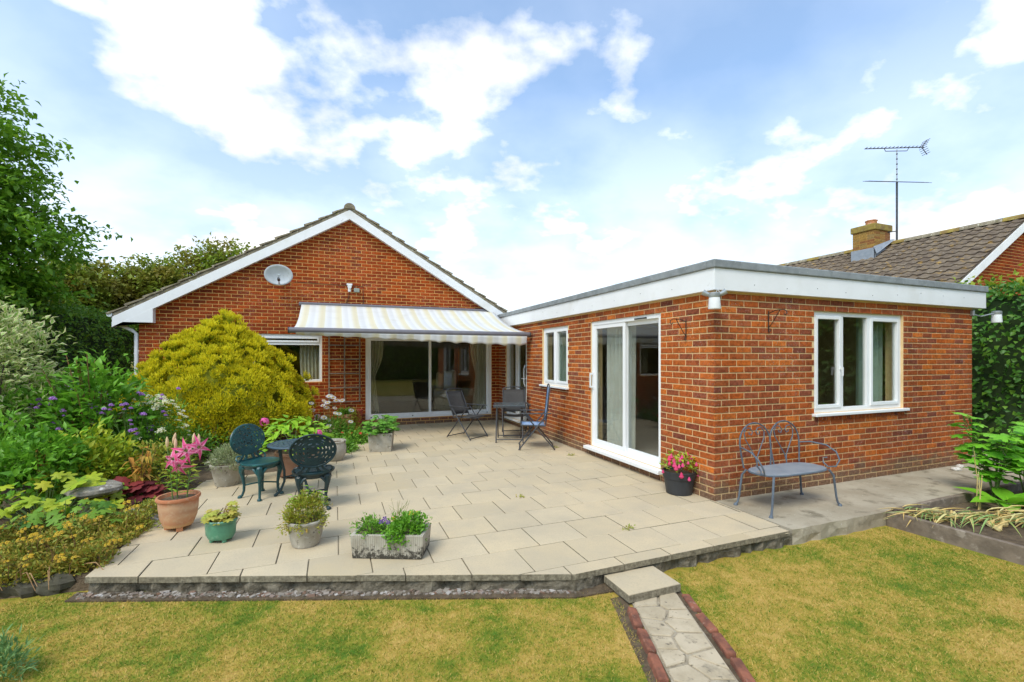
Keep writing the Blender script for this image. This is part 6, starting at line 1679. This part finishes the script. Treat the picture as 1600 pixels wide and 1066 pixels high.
for i in range(34):
    a = r_.uniform(-3.4,.3); e = r_.uniform(-.3,1.0); sc_ = r_.uniform(.8,1.5)
    if i < 12: a = r_.uniform(-.9,-.2); e = r_.uniform(-.1,.4)
    link('flower', FUM, fu, loc=(.225*math.cos(a)*math.cos(e), .215*math.sin(a)*math.cos(e), .07+.21*math.sin(e)), scale=(sc_,)*3)
stems_mesh(fu, [[(0,0,0),(.1*math.cos(a),.1*math.sin(a),.12),(.17*math.cos(a),.17*math.sin(a),.16)] for a in [i*.7 for i in range(9)]], M_STEMBR, .004, 4)
# small plant in the wall pot and low begonias
wp = plant('trailing_geranium', 'small trailing green plant in the terracotta pot by the gable', 'plant', .26, 10.72, .32)
bush_np(wp, (0,0,.03), (.17,.16,.09), 50, 12, .05, .03, L_MID, 97, cl=.03); bush_np(wp, (.14,-.12,-.12), (.10,.08,.22), 40, 12, .045, .025, L_POT, 98, 'trailing_foliage', cl=.03, up=-.3)
DM = MB()
for k in range(13):
    a = 2*math.pi*k/13; DM.add([(.008*math.cos(a),.008*math.sin(a),0),(.034*math.cos(a-.16),.034*math.sin(a-.16),.004),(.042*math.cos(a),.042*math.sin(a),0),(.034*math.cos(a+.16),.034*math.sin(a+.16),.004)], [(0,1,2,3)])
DAI = DM.mesh('flower', M_WHITEP); EYE = MB().lathe([(.012,0),(.012,.004),(.006,.009)], 10).mesh('flower_eye', M_CORE_Y)
dsy = plant('shasta_daisies', 'white shasta daisies on tall stems below the trellis', 'flower', -.10, 9.55, 0); st_ = []
for i in range(25):
    a = r_.uniform(0,6.28); q = r_.uniform(.05,.48); h = r_.uniform(.28,.86); p = (q*math.cos(a), q*.6*math.sin(a), h); st_.append([(p[0]*.3,p[1]*.3,0),(p[0]*.7,p[1]*.7,h*.6),p])
    f_ = put_leaf('flower', DAI, dsy, p, (1,0,r_.uniform(-.3,.3)), (r_.uniform(-.4,.4),-.55,1), r_.uniform(1.1,1.6)); link('flower_eye', EYE, f_)
stems_mesh(dsy, st_, M_STEM, .004, 4); bush_np(dsy, (0,0,.14), (.42,.32,.24), 120, 13, .09, .018, L_MID, 99, cl=.05, up=.5)
for i, (x, y, rx, lab) in enumerate(((.32,9.15,.34,'low red flowered begonias beside the square planter'),(.28,9.85,.32,'low green begonias in front of the gable wall pots'),(.10,8.35,.26,'low leafy begonias behind the cream stone pot'))):
    be = plant('begonias', lab, 'flower', x, y, -.02, 'begonias in the bed')
    bush_np(be, (0,0,.06), (rx,.36,.12), 110, 12, .05, .034, L_MID, 110+i, cl=.035, up=.5, inner=.2)
    for k in range((7,4,1)[i]): link('flower', HMH, be, loc=(r_.uniform(-rx,rx)*.8, r_.uniform(-.3,.2), .17), scale=(.6,.6,.5)).data = bpy.data.meshes.get('begonia_flower') or HMH
bm_ = hm.mesh('begonia_flower', M_RED)
for o in bpy.data.objects:
    if o.name.startswith('flower') and o.parent and o.parent.name.startswith('begonias'): o.data = bm_
# bare soil tufts near the lily pot
mound('alyssum', 'low green and yellow alyssum between the rocks and the slabs', 'plant', 232, 826, (.22,.16,.09), 60, 12, .03, .014, L_POT, 121, .03, .03, (-.12,0))

# --- right-hand vegetable bed
LM_V = leaf_shape('leaf', L_LOV, .60, 5, .18, .1, .5)
for (x,y,h,sd_,lab) in ((7.05,2.86,.95,1,'tall bright green lovage at the corner of the extension path'),(7.55,2.80,.92,2,'bright green lovage in front of the clipped beech hedge'),(7.35,2.45,.72,3,'shorter bright green lovage deeper in the raised bed')):
    lo = plant('lovage', lab, 'plant', x, y, -.05, 'lovage plants'); r_ = random.Random(sd_+50); st_ = []
    for i in range(9):
        a = r_.uniform(0,6.28); q = r_.uniform(.05,.34); e = (q*math.cos(a), q*.8*math.sin(a), h*r_.uniform(.6,1)); st_.append([(0,0,0),(e[0]*.4,e[1]*.4,e[2]*.6),e])
        for k in range(13):
            t = .42+.58*k/12; b = r_.uniform(0,6.28); w_ = .10*(1.15-t); p = (e[0]*t+w_*math.cos(b), e[1]*t+w_*math.sin(b), e[2]*t+r_.uniform(-.03,.05))
            st_.append([(e[0]*t*.97,e[1]*t*.97,e[2]*t*.95),p])
            put_leaf('leaf', LM_V, lo, p, (math.cos(b),math.sin(b)-.15,r_.uniform(-.3,.35)), (math.cos(b)*.3,math.sin(b)*.3-.25,1), r_.uniform(.10,.17))
    stems_mesh(lo, st_, M_STEM, .008, 5)
CH = leaf_shape('leaf', leafmat('chard_leaf', [(.13,.34,.025),(.20,.42,.03)], .4, .35), .50, 0, .28, .10, n=7, tip=.75)
cdp = plant('chard', 'broad glossy green chard leaves in the raised bed', 'vegetable', 6.78, 2.68, -.055); st_ = []
for (a,tl_,s_) in ((-2.6,.25,.36),(-2.0,.7,.42),(-1.4,.15,.34),(2.9,.3,.32),(-.6,.4,.40),(.4,.5,.36),(-1.1,.95,.40),(1.8,.5,.34),(-2.9,.6,.30),(-.2,.2,.33)):
    p = (.07*math.cos(a), .07*math.sin(a), .08); st_.append([(0,0,0),p]); put_leaf('leaf', CH, cdp, p, (math.cos(a),math.sin(a),tl_), (0,-.2,1), s_)
stems_mesh(cdp, st_, M_STEM, .010, 6)
on = plant('onion_tops', 'heap of bent green and straw coloured onion tops on the raised bed', 'vegetable', 5.9, 2.55, -.055)
LMO = leaf_shape('leaf', leafmat('onion_leaf', [(.17,.30,.11),(.25,.36,.16),(.34,.38,.15)], .5, .2), .045, 0, .30, .6, n=6); LMW = leaf_shape('leaf', L_STRAW, .05, 0, .20, .7, n=6)
r_ = random.Random(77)
for i in range(230):
    t = r_.random(); x = -.48 + 1.15*t + r_.gauss(0,.05); y = .32 - .85*t*r_.uniform(.5,1.1) + r_.gauss(0,.05); a = r_.choice((r_.uniform(2.4,3.9), r_.uniform(-.9,.6)))
    put_leaf('leaf', LMO if r_.random() < .36 else LMW, on, (x,y,r_.uniform(.02,.11)), (math.cos(a),math.sin(a),r_.uniform(-.10,.28)), (r_.uniform(-.5,.5),0,1), r_.uniform(.14,.40))
stems_mesh(on, [[(.62+r_.uniform(-.03,.03),.22,0),(.64,.22,.15),(.60+r_.uniform(-.06,.10),.22,r_.uniform(.25,.42))] for _ in range(5)] + [[(.75,.3,0),(.77,.3,.3),(.72,.3,.5),(.66,.28,.62)]], L_STRAW, .006, 5, 'upright_stem')
BULB = MB().lathe([(.004,.0),(.03,.012),(.034,.035),(.018,.06),(.006,.085)], 12).mesh('bulb', L_STRAW, True)
for i in range(7): link('bulb', BULB, on, loc=(r_.uniform(-.2,.75), r_.uniform(-.3,.3), .0), rot=(r_.uniform(-.6,.6),r_.uniform(-.6,.6),0))
# small carnation clump in the lawn corner
cn, _ = mound('carnation', 'small grey green carnation clump with a pink bloom on the lawn', 'plant', 4, 1052, (.09,.09,.12), 40, 12, .06, .010, leafmat('carnation_leaf', [(.10,.20,.08),(.15,.25,.10)], .6, .2), 130, .06, .025, up=.9)
cn.location = (*G(2,1062,LAWN_Z), LAWN_Z); link('flower', HMH, cn, loc=(-.02,-.02,.13), scale=(.4,.4,.35))
# weeds in slab joints
for i, (u,v) in enumerate(((983,827),(893,712),(868,700),(812,778))):
    wd, _ = mound('weed', ['tiny green weed in a joint near the step slab','tiny green weed at the foot of the side wall below the door','tiny green weed by the end of the sliding door sill','tiny yellow weed in the middle of the paving'][i], 'weed', u, v, (.05,.03,.025), 9, 8, .025, .012, L_POT, 140+i, .01, .012, group='weeds in the paving joints')

# ================================================================== GRASS
rng = np.random.default_rng(5)
k = 520000
X = rng.uniform(-3.2, 6.2, k); Yb = rng.uniform(.9, 4.75, k)
front = np.where(X < 1.66, 4.22 + (X+1.69)*(2.965-4.22)/3.35 - .07, 2.962)
front = np.where(X < -1.75, 4.28, front); front = np.where(X > 3.95, 2.955, front)
front = front + (.022*np.sin(X*9) + .018*np.sin(X*23) + .012*np.sin(X*61))*(X < 3.9)
pt_ = (2.69 - Yb); xl = 1.885 - .385*pt_ + .02*np.sin(Yb*17); xr = 2.385 - .385*pt_ + .02*np.sin(Yb*13)
ok = (Yb < front) & ~((X > xl-.02) & (X < xr+.04)) & ~(X > 5.26 + (2.985-Yb)*.05)
f_ = X*SN + Yb*CS; r_u = X*CS - Yb*SN; uu = CX + FPX*r_u/np.maximum(f_,.1); vv = HY + FPX*(CAMH-LAWN_Z)/np.maximum(f_,.1)
ok &= (f_ > .5) & (uu > -120) & (uu < 1720) & (vv < 1190)
X, Yb = X[ok], Yb[ok]; k = len(X)
P = np.stack([X, Yb, np.full(k, LAWN_Z-.002)], 1); D = nrm(rand_unit(k,rng)*np.array([1,1,.3])*1.0 + np.array([0,0,.85])); S = nrm(np.cross(D, rand_unit(k,rng)))
L = rng.uniform(.009,.027,k)[:,None]; W = rng.uniform(.0014,.0032,k)[:,None]
V = np.stack([P - S*W, P + S*W, P + D*L], 1).reshape(-1,3); F = np.arange(k*3).reshape(-1,3)
gr = link('grass', mesh_np('grass', V, F, M_BLADE), None, kind='stuff'); gr['label'] = 'short dry mown grass covering the lawn'; gr['category'] = 'grass'
